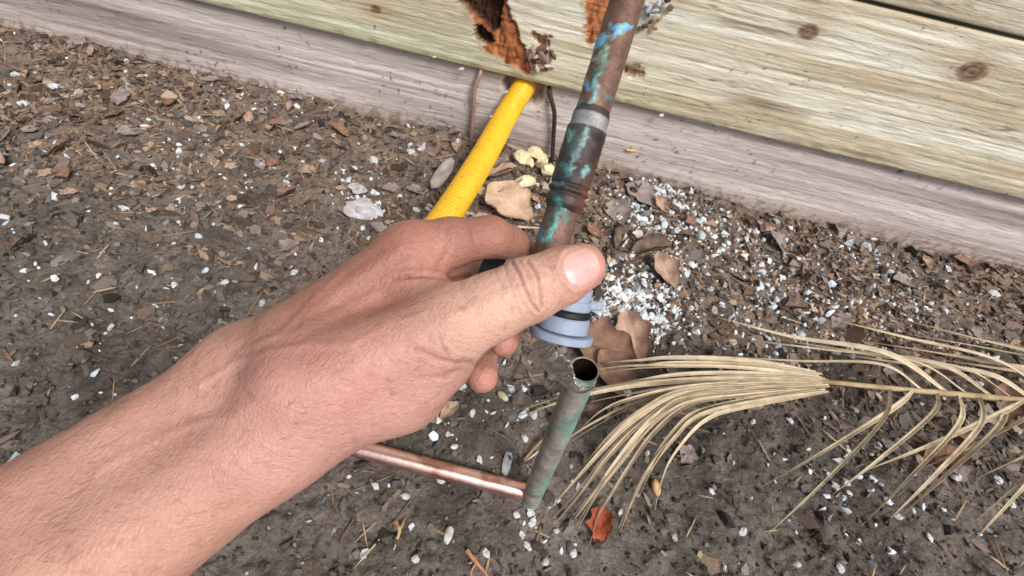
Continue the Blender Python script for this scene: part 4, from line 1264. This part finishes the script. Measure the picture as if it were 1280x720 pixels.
person = obj("person", mesh("person", CAM + hv2 @ M3.T, hf, sk), m_skin)
tag(person, "bare left hand and forearm of a person gripping the fitting, thumb across it", "person")
# thumb nail: curved plate set into the fold
A_, B_ = np.meshgrid(np.linspace(-1, 1, 31), np.linspace(-1, 1, 31), indexing='ij')
rr = np.maximum(np.abs(A_), np.abs(B_))
pn = (np.abs(A_) ** 2.6 + np.abs(B_) ** 2.6) ** (1 / 2.6) + 1e-9
ua, ub = (A_ * rr / pn).ravel(), (B_ * rr / pn).ravel()
tq = NC + ua[:, None] * 24.0 * nax + ub[:, None] * 24.5 * nay
sel = np.nonzero((hv[:, 2] > -0.22) & (hn[:, 2] > 0.1) & (np.abs(hq - NC).max(1) < 45))[0]
dep = np.zeros(len(tq))
for k, t_ in enumerate(tq):
    w = np.exp(-((hq[sel] - t_) ** 2).sum(1) / 18.0) + 1e-12
    dep[k] = (w * -hv[sel, 2]).sum() / w.sum()
re = np.maximum(np.abs(A_), np.abs(B_)).ravel()
dep = dep - 0.35 * mm + 0.75 * mm * sst(0.86, 1.0, re) - 0.25 * mm * sst(0.2, 1.0, ua)
nvv = np.stack([(tq[:, 0] - 640) / F * dep, -(tq[:, 1] - 360) / F * dep, -dep], 1)
back_ = nvv - [0, 0, 0.0012]
lun = sst(1.0, 0.7, np.hypot((ua + 0.9) / 0.55, (ub - 0.25) / 0.6))
tipw = sst(0.86, 0.93, ua + 0.10 * ub ** 2)
nc_ = lerp(sr(212, 164, 157), sr(222, 178, 170), np.clip(0.5 + fbm(nvv, 300.0, 2, 3.0), 0, 1)[:, None])
nc_ = lerp(nc_, sr(232, 206, 204), (0.45 * lun)[:, None])
nc_ = lerp(nc_, sr(228, 206, 194), (0.7 * tipw)[:, None])
nc_ = lerp(nc_, sr(140, 88, 76), (0.6 * sst(0.93, 0.99, re))[:, None])
nc_ = nc_ * (1 + 0.06 * np.sin(ub * 40 + 3 * np.sin(ub * 13)))[:, None]
fA = gridfaces(31, 31)
bd = list(range(31)) + [i * 31 + 30 for i in range(1, 31)] + [30 * 31 + k for k in range(29, -1, -1)] + [i * 31 for i in range(29, 0, -1)]
rf = np.array([[bd[k], bd[(k + 1) % len(bd)], bd[(k + 1) % len(bd)] + 961, bd[k] + 961] for k in range(len(bd))])
m_nail = mat("nail", None, 0.36, spec=0.5, sss=0.15, sss_scale=0.002)
nail = obj("nail", mesh("nail", CAM + np.vstack([nvv, back_]) @ M3.T, np.vstack([fA[:, ::-1], fA + 961, rf]), np.vstack([nc_, nc_])), m_nail, person)
nail["label"] = "pink thumb nail with a pale half moon"

# fine dark hairs on the forearm and the back of the hand
area = np.nonzero((hq[:, 0] < 500) & (hn @ np.array([-0.3, 0.6, 0.6]) > 0.25) & (hq[:, 0] > -250) & (hq[:, 1] < 760))[0]
wgt = np.where(hv[area, 0] < -0.15, 10.0, 1.0) * np.where(hq[area, 0] > 400, 0.25, 1.0)
ids = rng.choice(area, 520, replace=False, p=wgt / wgt.sum())
vs_, fs_ = [], []
along = (C3(500, 380, .21) - ELB)
along /= np.linalg.norm(along)
for i in ids:
    n_ = hn[i]
    t_ = along + 0.35 * rng.normal(size=3) + np.array([0, -0.25, 0])
    t_ -= n_ * (t_ @ n_)
    t_ /= np.linalg.norm(t_)
    L_ = rng.uniform(0.004, 0.009)
    b_ = np.cross(n_, t_)
    p_ = [hv2[i] + t_ * L_ * u_ + n_ * L_ * (0.34 * u_ - 0.28 * u_ * u_) for u_ in (0, 0.35, 0.7, 1.0)]
    k0 = len(vs_)
    for q_, w_ in zip(p_, (0.045, 0.04, 0.03, 0.01)):
        for an in (0, 2.094, 4.189):
            vs_.append(q_ + (b_ * math.cos(an) + n_ * math.sin(an)) * w_ * mm)
    for a in range(3):
        for b in range(3):
            fs_.append([k0 + a * 3 + b, k0 + a * 3 + (b + 1) % 3, k0 + a * 3 + 3 + (b + 1) % 3, k0 + a * 3 + 3 + b])
hair = obj("hair", mesh("hair", CAM + np.array(vs_) @ M3.T, np.array(fs_)), mat("arm_hair", sr(96, 70, 52), 0.5), person)
hair["kind"] = "stuff"
